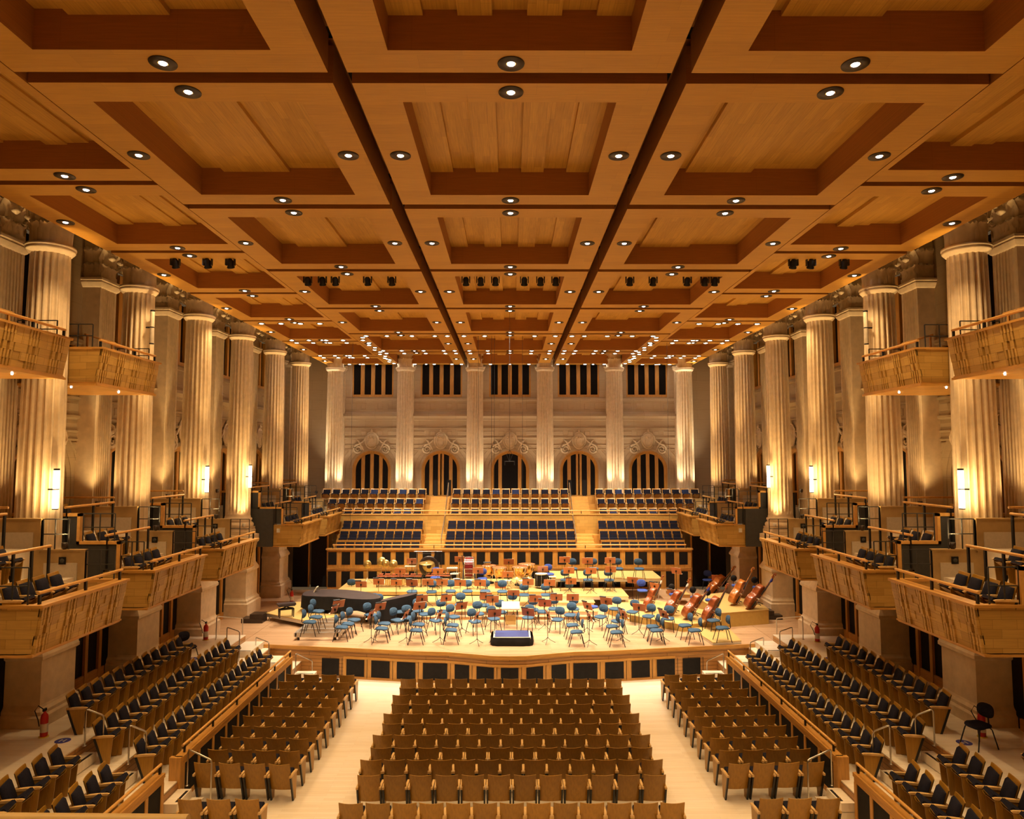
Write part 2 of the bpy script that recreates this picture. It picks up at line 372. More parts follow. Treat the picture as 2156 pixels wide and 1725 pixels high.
for sg in (-1, 1):
    ws = MB(); og = MB()
    for k in range(-1, 7):
        yc = CY0+CP*(k+.5)
        if yc+CP/2 > WY+.1: break
        T = (lambda yc, sg: lambda u, w_, z: (sg*(WX-w_), yc-sg*u, z))(yc, sg)
        door = (sg, k) and k in (-1, 0)
        bay_wall(ws, T, CP/2, -.3, 15.5, ARCH, (1.0, 10.2 if door else 11.96, 14.6)); cartouche(og, T)
        nd += 1; make_opening(nd, T, ARCH, 'a')
        nw += 1; make_window(nw, T, 1.0, 10.2 if door else 11.96, 14.6, 3)
    y1 = CY0+CP*5.5+CP/2
    ws.add([(sg*WX, y1, -.3), (sg*WX, WY, -.3), (sg*WX, WY, 15.5), (sg*WX, y1, 15.5)], [(0, 1, 2, 3)])
    ws.add([(sg*WX, -2, -.3), (sg*WX, CY0-CP, -.3), (sg*WX, CY0-CP, 15.5), (sg*WX, -2, 15.5)], [(0, 1, 2, 3)])
    wl = struct(ws.obj('wall_'+SD[sg], 'stone_wall')); og.obj('cartouche', 'stone', wl)
# ---- fluted columns
def shaft_mesh(r0, r1, z0, z1, nf=20):
    mb = MB(); rows = []
    for t in (0, .012, .03, .33, .6, .8, .965, .985, 1):
        z = z0+(z1-z0)*t; r = r0+(r1-r0)*(t**1.6); d = 0 if t in (0, 1, .012) else .07*r/.5
        if t == .985: d *= .6
        row = []
        for k in range(nf*5):
            a = 2*PI*k/(nf*5); j = k % 5; dd = (0, 0, .7, 1, .7)[j]*d
            row.append(((r-dd)*math.cos(a), (r-dd)*math.sin(a), z))
        rows.append(row)
    mb.grid(rows, False, True); return mb
def leaf(mb, base, out, up, h, wd, curl):
    """acanthus leaf: rises along the bell and rolls outwards at the tip"""
    base = Vector(base); out = Vector(out).normalized(); up = Vector((0, 0, 1)); side = out.cross(up)
    rows = []
    for i in range(8):
        t = i/7; zz = h*math.sin(min(1, t*1.12)*PI/2)*(1 if t < .86 else 1-.9*(t-.86)); oo = .02+curl*max(0, t-.35)**1.6*1.9
        ww = wd*(.75+.45*math.sin(t*PI))*(1 if t < .8 else 1-2.6*(t-.8)); row = []
        for j in range(5):
            s = (j-2)/2; lob = 1+.13*math.sin(i*2.6)*abs(s)
            row.append(base+up*(zz-.03*abs(s))+out*(oo-.045*s*s)+side*(ww*.5*s*lob))
        rows.append(row)
    mb.grid(rows, True); mb.grid([[p-out*.02-up*.012 for p in r] for r in rows][::-1], True)
def capital_round(r, h):
    mb = MB(); mb.lathe([(r*.98, 0), (r*.95, h*.3), (r*.98, h*.6), (r*1.15, h*.82), (r*1.4, h*.9)], 24)
    for tier, (z, hh, n, cu) in enumerate(((0.02, h*.38, 10, .17), (.06, h*.66, 10, .27))):
        for k in range(n):
            a = 2*PI*(k+.5*tier)/n; leaf(mb, (r*.98*math.cos(a), r*.98*math.sin(a), z), (math.cos(a), math.sin(a), 0), None, hh, r*.52, cu)
    for k in range(4):
        a = PI/4+PI/2*k; o = Vector((math.cos(a), math.sin(a), 0))
        for sgn in (-1, 1):
            sd = Vector((-math.sin(a), math.cos(a), 0))*sgn*.06
            mb.tube([o*(r*1.0)+sd*3+Vector((0, 0, h*.5)), o*(r*1.3)+sd*1.5+Vector((0, 0, h*.78)), o*(r*1.62)+sd+Vector((0, 0, h*.86)), o*(r*1.74)+sd+Vector((0, 0, h*.76)), o*(r*1.62)+sd+Vector((0, 0, h*.68)), o*(r*1.52)+sd+Vector((0, 0, h*.75))], .045, 6)
    ab = []
    for k in range(4):
        a = PI/4+PI/2*k
        for da, rr in ((-.06, 1.85), (.06, 1.85), (PI/4, 1.32)): ab.append((r*rr*math.cos(a+da), r*rr*math.sin(a+da)))
    mb.prism(ab, h*.9, h)
    return mb
def block(mb, hx, hy, prof):
    """stepped rectangular block: list of (grow, z)"""
    rows = [[(-hx-g, -hy-g, z), (hx+g, -hy-g, z), (hx+g, hy+g, z), (-hx-g, hy+g, z)] for g, z in prof]
    mb.grid(rows, False, True); mb.add(rows[-1], [(0, 1, 2, 3)])
def make_column():
    t = thing('column', '', 'column')
    p = MB(); block(p, .70, .70, [(.14, 0), (.14, .62), (.08, .67), (.08, .75), (.02, .82), (0, .88), (0, 1.95), (.06, 2.0), (.06, 2.08), (-.02, 2.22), (-.06, 2.3),
                                 (-.08, 3.0), (0, 3.12), (.08, 3.2), (.14, 3.25), (.14, 3.58), (-.02, 3.6), (-.02, 3.78), (-.05, 3.8), (-.05, 3.92)])
    p.obj('pedestal', 'stone', t)
    b = MB(); b.lathe([(.64, 3.92), (.69, 3.97), (.69, 4.06), (.64, 4.12), (.60, 4.14), (.58, 4.20), (.62, 4.23), (.62, 4.30), (.56, 4.34), (.55, 4.42)], 32); b.obj('base', 'stone', t)
    shaft_mesh(.54, .47, 4.42, 12.5).obj('shaft', 'stone', t)
    n = MB(); n.lathe([(.47, 12.4), (.50, 12.42), (.56, 12.49), (.585, 12.52), (.56, 12.55), (.60, 12.58), (.60, 12.64), (.5, 12.66)], 32); n.obj('necking_ring', 'stone', t)
    c = capital_round(.49, 1.5); c.v = [(x, y, z+12.64) for x, y, z in c.v]; c.obj('capital', 'stone', t)
    return t
colp = Proto(make_column)
# column shafts end below the ring: shaft top at local z 12.9 lies inside the capital
for sg in (-1, 1):
    for k in range(6):
        colp.put((sg*CXI, CY0+CP*k, 1.05), 0, 'fluted stone column on the %s side, %s from the camera end' % (SD[sg], ORD[k]), 'fluted columns along the side walls')
for i in range(6):
    colp.put(((i-2.5)*4.34+.02, 44.15-.05, 1.05), 0, 'fluted stone column of the rear row, %s from the left' % ORD[i], 'fluted columns before the rear wall')
def make_pilaster(d=.58, ov=.2):
    """flat fluted pilaster, front towards +x local"""
    t = thing('pilaster', '', 'pilaster')
    hw = .47
    p = MB(); p.box(0, d+.06, -hw-.12, hw+.12, 0, 4.0); p.box(0, d+.12, -hw-.2, hw+.2, 0, .75); p.obj('pedestal', 'stone', t)
    s = MB(); row = [(0, -hw), (d, -hw)]; nf = 7
    for k in range(nf):
        y0 = -hw+.06+k*(2*hw-.12)/nf; w_ = (2*hw-.12)/nf
        row += [(d, y0+w_*.12), (d-.035, y0+w_*.3), (d-.045, y0+w_*.5), (d-.035, y0+w_*.7), (d, y0+w_*.88)]
    row += [(d, hw), (0, hw)]
    s.grid([[(a, b, 4.0) for a, b in row], [(a, b, 12.3) for a, b in row]], False)
    s.box(0, d, -hw, hw, 12.3, 12.8); s.obj('shaft', 'stone', t)
    n = MB(); rr = [(0, 12.3), (.04, 12.33), (.10, 12.42), (.12, 12.46), (.10, 12.5), (.15, 12.53), (.15, 12.6), (0, 12.62)]
    n.grid([[(0, -hw-g, z), (d+g*.8, -hw-g, z), (d+g, hw+g, z), (0, hw+g, z)] for g, z in rr], False); n.obj('necking', 'stone', t)
    c = MB(); c.box(0, d-.02, -hw+.02, hw-.02, 12.6, 14.1)
    for tier, (z, hh, cu) in enumerate(((12.62, .5, .16), (12.66, .95, .26))):
        for k in range(3 if tier == 0 else 4):
            y = -hw+(2*hw)*(k+.5)/(3 if tier == 0 else 4); leaf(c, (d-.02, y, z), (1, 0, 0), None, hh, .3, cu*min(1, d*1.8))
        for sg in (-1, 1):
            for x in (d*.3, d*.75): leaf(c, (x, sg*(hw-.02), z), (0, sg, 0), None, hh, .3, cu)
    for sg in (-1, 1):
        o = Vector((.8, sg*.6, 0)).normalized(); b = Vector((d-.1, sg*(hw-.1), 0))
        for q in (0, .12):
            bb = b-Vector((q, 0, 0))
            c.tube([bb+Vector((0, 0, 13.3)), bb+o*.2+Vector((0, 0, 13.75)), bb+o*.42+Vector((0, 0, 13.85)), bb+o*.5+Vector((0, 0, 13.7)), bb+o*.38+Vector((0, 0, 13.6)), bb+o*.32+Vector((0, 0, 13.7))], .05, 6)
        for j, (dy, dz) in enumerate(((.1, .35), (.25, .1), (.3, .5))): c.lathe([(.02, -.1), (.11, -.04), (.12, .03), (.03, .1)], 8, (d+.22, sg*dy, 13.2+dz))
    c.box(0, d+ov, -hw-.3, hw+.3, 13.95, 14.12)
    c.obj('capital', 'stone', t)
    return t
pilp = Proto(make_pilaster); pilr = Proto(lambda: make_pilaster(.22, .08))
for sg in (-1, 1):
    for k in range(0, 6):
        pilp.put((sg*WX, CY0+CP*k, 1.3), 0 if sg < 0 else PI, 'flat fluted stone pilaster on the %s wall behind the %s column from the camera end' % (SD[sg], ORD[k]), 'fluted pilasters on the side walls')
    pilp.put((sg*WX, 43.6, 1.3), 0 if sg < 0 else PI, 'flat fluted stone pilaster in the far %s corner of the hall' % SD[sg], 'fluted pilasters on the side walls')
for i in range(6):
    pilr.put(((i-2.5)*4.36+.02, WY, 1.3), -PI/2, 'flat fluted pilaster on the rear wall behind the %s rear column from the left' % ORD[i], 'fluted pilasters on the rear wall')
# ================================================================ CEILING
GY = [-.62, 5.06, 10.75, 16.42, 22.09, 27.76, 33.43, 39.1, 44.6]
FY = [-.3, 4.8, 9.9, 15.0, 20.1, 25.2, 30.3, 35.6, 40.9, 44.6]
def zc_(y): return 13.95
def make_panel(w, l, fx0, fx1, fy, dep, label, group, loc):
    """coffered panel, soffit at z=0, origin at the near-left corner"""
    t = thing('ceiling_panel', label, 'ceiling panel', loc, 0, group)
    o = [(0, 0), (w, 0), (w, l), (0, l)]; i = [(fx0, fy), (w-fx1, fy), (w-fx1, l-fy), (fx0, l-fy)]
    f = MB(); f.add([(a, b, 0) for a, b in o]+[(a, b, 0) for a, b in i], [(k, 4+k, 4+(k+1) % 4, (k+1) % 4) for k in range(4)])
    f.obj('soffit_frame', 'ceil_frame', t)
    e = MB(); e.add([(a, b, 0) for a, b in o]+[(a, b, dep) for a, b in o], [(k, (k+1) % 4, 4+(k+1) % 4, 4+k) for k in range(4)])
    e.add([(a, b, 0) for a, b in i]+[(a, b, dep+.1) for a, b in i], [(4+k, 4+(k+1) % 4, (k+1) % 4, k) for k in range(4)])
    e.add([(0, 0, dep+.12), (w, 0, dep+.12), (w, l, dep+.12), (0, l, dep+.12)], [(0, 1, 2, 3)]); e.obj('coffer_side', 'ceil_side_shaded', t)
    b = MB(); nb = 7; ww = w-fx0-fx1; rnd = random.Random(int(w*100+l*10)); k = 0; y_split = fy+.55
    zs = [rnd.choice((0, .0, .05, .09)) for _ in range(nb)]
    for k in range(nb):
        x0 = fx0+ww*k/nb; x1 = fx0+ww*(k+1)/nb
        b.box(x0, x1, fy+.5+rnd.choice((0, .05, .1)), l-fy, dep-zs[k], dep+.15)
    b.box(fx0, w-fx1, fy, fy+.55, dep-.14, dep+.15)
    b.obj('coffer_board', 'ceil_board', t)
    return t
def copy_panel(src, loc, label, group): return dup(src, loc, 0, label, group)
RW = ['above the camera', 'nearest the camera', 'second from the camera', 'third from the camera', 'fourth from the camera', 'fifth from the camera', 'sixth from the camera', 'farthest over the stage']
cols_ = {'centre': (-2.5, 5.0, .72, .72), 'left': (-7.62, 4.82, .68, .68), 'right': (2.80, 4.82, .68, .68)}
src = {}
for nm, (x0, w_, a, b) in cols_.items():
    for r in range(8):
        y0 = GY[r]+.15; l = GY[r+1]-GY[r]-.3; ln = round(l, 1); lab = 'coffered timber ceiling panel, %s column, row %s' % (nm, RW[r])
        key = (round(w_, 2), ln, a)
        if key in src: copy_panel(src[key], (x0, y0, zc_(y0)), lab, 'coffered ceiling panels')
        else: src[key] = make_panel(w_, l, a, b, .60, .62, lab, 'coffered ceiling panels', (x0, y0, zc_(y0)))
RF = ['overhead', 'first', 'second', 'third', 'fourth', 'fifth', 'sixth', 'seventh', 'eighth']
for sg in (-1, 1):
    for r in range(9):
        y0 = FY[r]+.12; l = FY[r+1]-FY[r]-.24
        if l <= 0: continue
        lab = 'coffered timber ceiling panel of the outer %s column, %s from the camera' % (SD[sg], RF[r])
        x0 = -11.5 if sg < 0 else 7.64
        a, b = (.65, .14) if sg < 0 else (.14, .65)
        key = ('f', sg, round(l, 1))
        if key in src: copy_panel(src[key], (x0, y0, zc_(y0)), lab, 'outer coffered ceiling panels')
        else: src[key] = make_panel(3.86, l, a, b, .62, .6, lab, 'outer coffered ceiling panels', (x0, y0, zc_(y0)))
# black sheet standing in for the unlit void above the slots
struct(MB().box(-11.5, 11.5, -2, 44.7, 14.75, 14.8).obj('trim_1', 'black_panel'))
# ---- downlights
def make_downlight():
    t = thing('ceiling_downlight', '', 'downlight')
    r = MB(); r.lathe([(.075, -.012), (.2, -.014), (.205, 0), (.2, .01), (.09, .012)], 24, cap=False); r.lathe([(.095, -.013), (.09, .0), (.06, .02)], 20, cap=False); r.obj('trim_ring', 'lamp_dark', t)
    c = MB(); c.lathe([(.0, -.02), (.05, -.018), (.062, -.005)], 16, cap=False); c.obj('lamp', 'lamp_core', t)
    return t
dlp = Proto(make_downlight)
def make_stagelight():
    t = thing('stage_downlight', '', 'downlight')
    r = MB(); r.lathe([(.05, -.012), (.15, -.014), (.155, 0), (.14, .01)], 16, cap=False); r.obj('trim_ring', 'lamp_dark', t)
    c = MB(); c.lathe([(.0, -.028), (.06, -.026), (.10, -.012), (.11, -.004)], 14, cap=False); c.obj('lamp', 'stage_core', t)
    return t
stp = Proto(make_stagelight)
HP = 205
def downl(x, y, label, lit=True, power=HP):
    z = zc_(y)-.004
    o = dlp.put((x, y, z), 0, label, 'round recessed ceiling downlights')
    if lit: light('SPOT', (x, y, z-.06), power*(.6 if y < 5 else 1), HOUSE_C, 'downlight_beam', (0, 0, 0), .06, 95, .8)
for nm, (x0, w_, a, b) in cols_.items():
    for r in range(8):
        y0, y1 = GY[r], GY[r+1]; xc = x0+w_/2
        if nm == 'centre': xc = 0.02
        rn = RW[r]
        lit = r < 5
        downl(xc, y0+.42, 'downlight on the near edge of the %s ceiling panel, row %s' % (nm, rn), lit)
        downl(xc, y1-.42, 'downlight on the far edge of the %s ceiling panel, row %s' % (nm, rn), lit and r % 2 == 0)
        downl(x0+.36, (y0+y1)/2, 'downlight on the left edge of the %s ceiling panel, row %s' % (nm, rn), lit and nm == 'centre')
        downl(x0+w_-.36, (y0+y1)/2, 'downlight on the right edge of the %s ceiling panel, row %s' % (nm, rn), lit and nm == 'centre')
for sg in (-1, 1):
    for r in range(9):
        y0, y1 = FY[r], FY[r+1]; side = SD[sg]
        lit = r < 6
        for nm, y in (('near', y0+.38), ('far', y1-.38)):
            downl(sg*9.35, y, 'downlight on the %s edge of the %s outer %s ceiling panel' % (nm, RF[r], side), lit)
        downl(sg*11.15, (y0+y1)/2, 'downlight on the wall edge of the %s outer %s ceiling panel' % (RF[r], side), r < 6)
for r, (y, nm) in enumerate(((33.95, 'front'), (38.6, 'second'), (39.6, 'third'), (44.1, 'rear'))):
    for j, x in enumerate((-6.9, -5.9, -4.7, -3.6, -3.0, -2.2, -1.2, 1.2, 2.2, 3.0, 3.6, 4.7, 5.9, 6.9)):
        stp.put((x, y, zc_(y)-.01), 0, 'bright stage lamp, %s from the left in the %s lamp row over the stage' % (ORD[j], nm), 'small bright lamps over the stage')
for sg in (-1, 1):
    for j in range(13):
        y = 34.4+j*.78; stp.put((sg*(7.15+.16*(j % 2)), y, zc_(y)-.01), 0, 'bright stage lamp, %s from the front in the %s lengthwise lamp row' % (ORD[j], SD[sg]), 'small bright lamps over the stage')
    for r, y in enumerate((30.85, 35.2, 36.0, 40.5, 41.3, 44.2)):
        for j in range(4):
            stp.put((sg*(8.3+.85*j), y, zc_(y)-.01), 0, 'bright lamp, %s from the centre, %s lamp row of the outer %s ceiling' % (ORD[j], ORD[r], SD[sg]), 'small bright lamps over the stage')
# ---- moving head spotlights under the ceiling
def make_mh():
    t = thing('moving_head_spotlight', '', 'spotlight')
    b = MB(); b.box(-.11, .11, -.1, .1, .30, .40); b.tube([(0, 0, .42), (0, 0, .75)], .03, 6); b.obj('base', 'black_metal', t)
    y = MB(); y.box(-.14, -.11, -.05, .05, .04, .32); y.box(.11, .14, -.05, .05, .04, .32); y.obj('yoke', 'black_metal', t)
    h = MB(); h.M = Matrix.Translation((0, 0, .10)) @ Matrix.Rotation(.5, 4, 'X'); h.lathe([(.06, .13), (.10, .07), (.09, -.06), (.115, -.11), (.105, -.14)], 14); h.obj('head', 'black_metal', t)
    return t
mhp = Proto(make_mh)
for j, (px, py) in enumerate([(369, 552), (437, 552), (485, 549), (648, 589), (679, 587), (706, 587), (774, 590), (825, 588), (981, 587), (1012, 587), (1043, 587), (1104, 587), (1138, 587), (1170, 587),
                 (1326, 586), (1375, 586), (1447, 586), (1484, 589), (1505, 587), (1670, 543), (1707, 543), (1777, 544)]):
    a = px < 560 or px > 1600
    y = 20.85 if a else 22.95; q = P(px, py, y=y)
    mhp.put((q.x, y, 13.72), 0, 'small black moving head spotlight, %s from the left under the ceiling' % (ORD+['twenty-first', 'twenty-second'])[j], 'moving head spotlights under the ceiling')
# ---- microphone cables
for j, (px, y, z) in enumerate(((742, 36, 4.5), (1007, 34, 5.5), (1035, 34, 6.5), (1041, 34, 6.5), (1073, 30, 7.9), (1100, 34, 5.5), (1405, 36, 4.5))):
    q = P(px, 800, y=y); t = thing('microphone_cable', 'thin dark cable hanging over the stage, %s from the left' % ORD[j], 'cable', (q.x, y, z), 0, 'cables hanging over the stage')
    MB().tube([(0, 0, 0), (0, 0, 14.72-z)], .008, 5).obj('cable', 'dark_wire', t)
    if j == 4:
        t['label'] = 'dark cable with a hanging microphone bar over the stage centre'
        m = MB(); m.tube([(-.22, 0, .02), (.22, 0, .02)], .02, 6); m.tube([(-.2, 0, .0), (-.2, 0, -.14)], .025, 6); m.tube([(.2, 0, .0), (.2, 0, -.14)], .025, 6); m.tube([(0, 0, 0), (-.12, 0, .3), (0, 0, .5), (.12, 0, .3), (0, 0, 0)], .012, 5); m.obj('microphone', 'black_metal', t)
# ---- tube lamps beside the columns
def tube_lamp(x, y, z0, z1, lit, label):
    t = thing('tube_lamp', label, 'wall lamp', (x, y, z0), 0, 'tube lamps on the side columns')
    h = z1-z0; m = 'tube_on' if lit else 'tube_off'
    a = MB(); a.tube([(0, 0, .02), (0, 0, h*.49)], .07, 12); a.tube([(0, 0, h*.51), (0, 0, h-.02)], .07, 12); a.obj('diffuser', m, t)
    c = MB(); c.tube([(0, 0, h*.485), (0, 0, h*.515)], .071, 12); c.tube([(0, 0, 0), (0, 0, .03)], .072, 12); c.tube([(0, 0, h-.03), (0, 0, h+.02)], .072, 12)
    sx = 1 if x < 0 else -1
    c.box(-sx*.07, -sx*.2, -.02, .02, h*.48, h*.52); c.obj('clip', 'black_metal', t)
    if lit:
        light('AREA', (x, y-.1, (z0+z1)/2), 95, TUBE_C, 'tube_glow', (PI/2, 0, 0), sx=.14, sy=h) if 0 else None
        light('POINT', (x-sx*-.05, y-.28, (z0+z1)/2), 15, TUBE_C, 'tube_glow', size=.3)
for sg in (-1, 1):
    for k, lit in ((0, 1), (2, 1), (3, 1)):
        tube_lamp(sg*11.66, CY0+CP*k-.35, 6.72, 7.75, lit, 'glowing tube lamp beside the %s column of the %s side' % (ORD[k], SD[sg]))
    tube_lamp(sg*11.66, CY0+CP-.35, 11.75, 12.85, 0, 'unlit tube lamp high on the second column of the %s side' % SD[sg])
# ---- uplights at the column feet
def uplight(x, y, z, tgt, p, label, c=HOUSE_C, ang=50):
    t = thing('column_uplight', label, 'uplight', (x, y, z), 0, 'small cup uplights at the column feet')
    a = MB(); a.lathe([(.04, 0), (.07, .04), (.075, .16), (.065, .16), (.06, .12)], 14, cap=True); a.obj('cup', 'white_paint' if abs(x) > 11.7 and z < 5.5 else 'lamp_dark', t)
    if abs(x) > 10: light('SPOT', (x, y, z+.2), 1600 if abs(x) < 12.5 else 500, c, 'capital_beam', aim((x, y, z+.2), (tgt[0], tgt[1], 14.3)), .12, 17, .6)
    light('SPOT', (x, y, z+.2), p, c, 'uplight_beam', aim((x, y, z+.2), tgt), .12, ang, 1.0)
UPC = (1, .64, .26)
for sg in (-1, 1):
    for k in range(6):
        y = CY0+CP*k
        if k == 3: uplight(sg*11.75, y-.72, 5.03, (sg*12.1, y-.2, 13), 230, 'small cup uplight at the foot of the fourth %s column' % SD[sg], UPC, 90)
        else: uplight(sg*11.05, y-.875, 5.78, (sg*12.1, y-.1, 12.6), 230, 'small cup uplight on the box partition before the %s %s column' % (ORD[k], SD[sg]), UPC, 100)
        if k < 5: uplight(sg*12.9, y-.88, 6.54, (sg*13.35, y-.1, 11), 75, 'small cup uplight before the pilaster behind the %s %s column' % (ORD[k], SD[sg]), UPC, 110)
for i in range(6):
    x = (i-2.5)*4.34+.02
    for q, nm in ((-1, 'left'), (1, 'right')):
        uplight(x+q*.85, 43.35, 5.95, (x, 44.1, 10), 210, 'small cup uplight %s of the %s rear column from the left' % (nm, ORD[i]), (1, .80, .55), 75)
# ================================================================ SEATS
def make_seat(kind='stalls_seat', navy='navy', wood='seat_wood'):
    t = thing(kind.replace('_seat', '_chair'), '', 'seat')
    rows = []
    for z, y in ((.27, -.10), (.40, -.15), (.65, -.235), (.85, -.30), (.935, -.325)):
        rows.append([(x/8*.25*1.0, y-.035*(1-(x/8)**2)+.02, z-(.012*(1-(x/8)**2) if z > .9 else 0)) for x in range(-8, 9)])
    b = MB(); b.grid(rows, True); b.grid([[(x, y+.018, z) for x, y, z in r] for r in rows][::-1], True)
    n = 17
    for k in range(n-1): b.add([rows[-1][k], rows[-1][k+1], tuple(Vector(rows[-1][k+1])+Vector((0, .018, 0))), tuple(Vector(rows[-1][k])+Vector((0, .018, 0)))], [(0, 1, 2, 3)])
    b.obj('backrest', wood, t)
    c = MB(); rr = []
    for z, y, th in ((.42, -.115, .05), (.45, -.13, .075), (.66, -.20, .08), (.84, -.26, .075), (.87, -.27, .04)):
        rr.append([(-.21, y+.01, z), (-.2, y+th*.8, z), (-.1, y+th, z), (.1, y+th, z), (.2, y+th*.8, z), (.21, y+.01, z)])
    c.grid(rr, True); c.add(rr[-1], [(0, 1, 2, 3, 4, 5)]); c.obj('back_cushion', navy, t)
    s = MB(); s.M = Matrix.Translation((0, -.08, .43)) @ Matrix.Rotation(math.radians(34), 4, 'X')
    s.box(-.20, .20, 0, .33, .0, .07); s.box(-.19, .19, .02, .31, .07, .085); s.obj('seat_cushion', navy, t)
    s = MB(); s.M = Matrix.Translation((0, -.08, .43)) @ Matrix.Rotation(math.radians(34), 4, 'X')
    rows = []
    for y in range(9):
        yy = -.02+.38*y/8; ww = .20*(1 if y < 5 else 1-.35*((y-5)/3)**2); rows.append([(ww*x/4, yy, -.02-.05*(1-(x/4)**2)*(1-.5*y/8)) for x in range(-4, 5)])
    s.grid(rows, True); s.grid([[(x, y, .0) for x, y, z in r] for r in rows][::-1], False); s.obj('seat_shell', wood, t)
    for sg in (-1, 1):
        x0, x1 = (sg*.245, sg*.272) if 'terrace' not in kind else (sg*.222, sg*.247)
        p = MB(); p.prism([(-.02, .01), (.10, .01), (.15, .60), (-.22, .60)], min(x0, x1), max(x0, x1), 'X'); sp = p.obj('side_panel', wood, t)
        q = MB(); q.prism([(-.07, 0), (-.015, 0), (-.215, .59), (-.27, .59)], min(x0, x1)-.004, max(x0, x1)+.004, 'X'); q.obj('steel_edge', 'black_metal', sp)
        a = MB(); a.prism([(-.28, .60), (.17, .60), (.19, .625), (.14, .64), (-.05, .65), (-.28, .645)], min(x0, x1)-.016, max(x0, x1)+.008, 'X'); a.obj('armrest', 'arm_wood', t)
    return t
S_C = Proto(make_seat); S_T = Proto(lambda: make_seat('terrace_seat')); S_X = Proto(lambda: make_seat('balcony_seat')); S_G = Proto(lambda: make_seat('choir_seat', 'navy', 'rail_wood'))
def rowname(r, n): return 'front row' if r == 0 else ORD[r]+' row'
CT = [1430, 1449, 1464, 1483, 1503, 1524, 1548, 1575, 1600.5, 1633, 1692]
for r, ty in enumerate(CT):
    n = 13 if r % 2 == 0 else 12; wd_ = 7.2 if n == 13 else 7.02; y = P(1077, ty, z=.93).y
    for k in range(n):
        x = .05-wd_/2+wd_*(k+.5)/n
        S_C.put((x, y+.32, 0), random.uniform(-.015, .015), 'wooden stalls seat, centre block, %s of %s from the left, %s' % (ORD[k], 'thirteen' if n == 13 else 'twelve', 'row nearest the stage' if r == 0 else ORD[r]+' row from the stage'), 'wooden seats of the centre stalls block')
for sg in (-1, 1):
    for r in range(10):
        yl = 24.1-.765*r; yr = 23.98-.765*r
        for k in range(4):
            x = 7.42-(7.42-5.05)*(k+.5)/4; y = yl+(yr-yl)*(k+.5)/4
            S_C.put((sg*x, y+.32, 0), sg*.045, 'wooden stalls seat, %s block, %s from the aisle wall, %s row from the stage' % (SD[sg], ORD[k], ORD[r]), 'wooden seats of the side stalls blocks')
    for k in range(3):
        x = 6.72-.555*k*1.08+0; S_C.put((sg*(x-.05), 15.4+.32, 0), sg*.045, 'wooden stalls seat, %s block, %s from the wall in the row behind the cross aisle' % (SD[sg], ORD[k]), 'wooden seats behind the cross aisle')
def side_rows():
    for sg in (-1, 1):
        for X, z, y0, n, sp, nm in ((10.7, 1.42, 17.81, 12, .5015, 'top'), (9.7, .98, 17.21, 16, .5018, 'middle'), (8.75, .55, 17.25, 17, .496, 'lowest')):
            for k in range(n):
                rz = -PI/2 if sg < 0 else PI/2
                S_T.put((sg*(X-.32), y0+sp*k+.02, z), rz+sg*(-.20), 'navy cushioned seat on the raised %s terrace, %s row, %s from the cross aisle' % (SD[sg], nm, ORD[k]), 'navy seats on the raised side terraces')
        for X, z, y0, n, nm in ((9.7, .98, 15.63, 6, 'middle'), (8.75, .55, 15.81, 6, 'lowest')):
            for k in range(n):
                rz = -PI/2 if sg < 0 else PI/2
                S_T.put((sg*(X-.32), y0-.5*k, z), rz+sg*(-.24), 'navy seat near the camera on the %s terrace, %s row, %s behind the cross aisle' % (SD[sg], nm, ORD[k]), 'navy seats on the side terraces near the camera')
        S_T.put((sg*10.5, 14.6, 1.42), (-PI/2 if sg < 0 else PI/2)+sg*(-.24), 'navy cushioned seat near the camera on the %s terrace, alone at the wall' % SD[sg], 'navy seats on the side terraces near the camera')
side_rows()
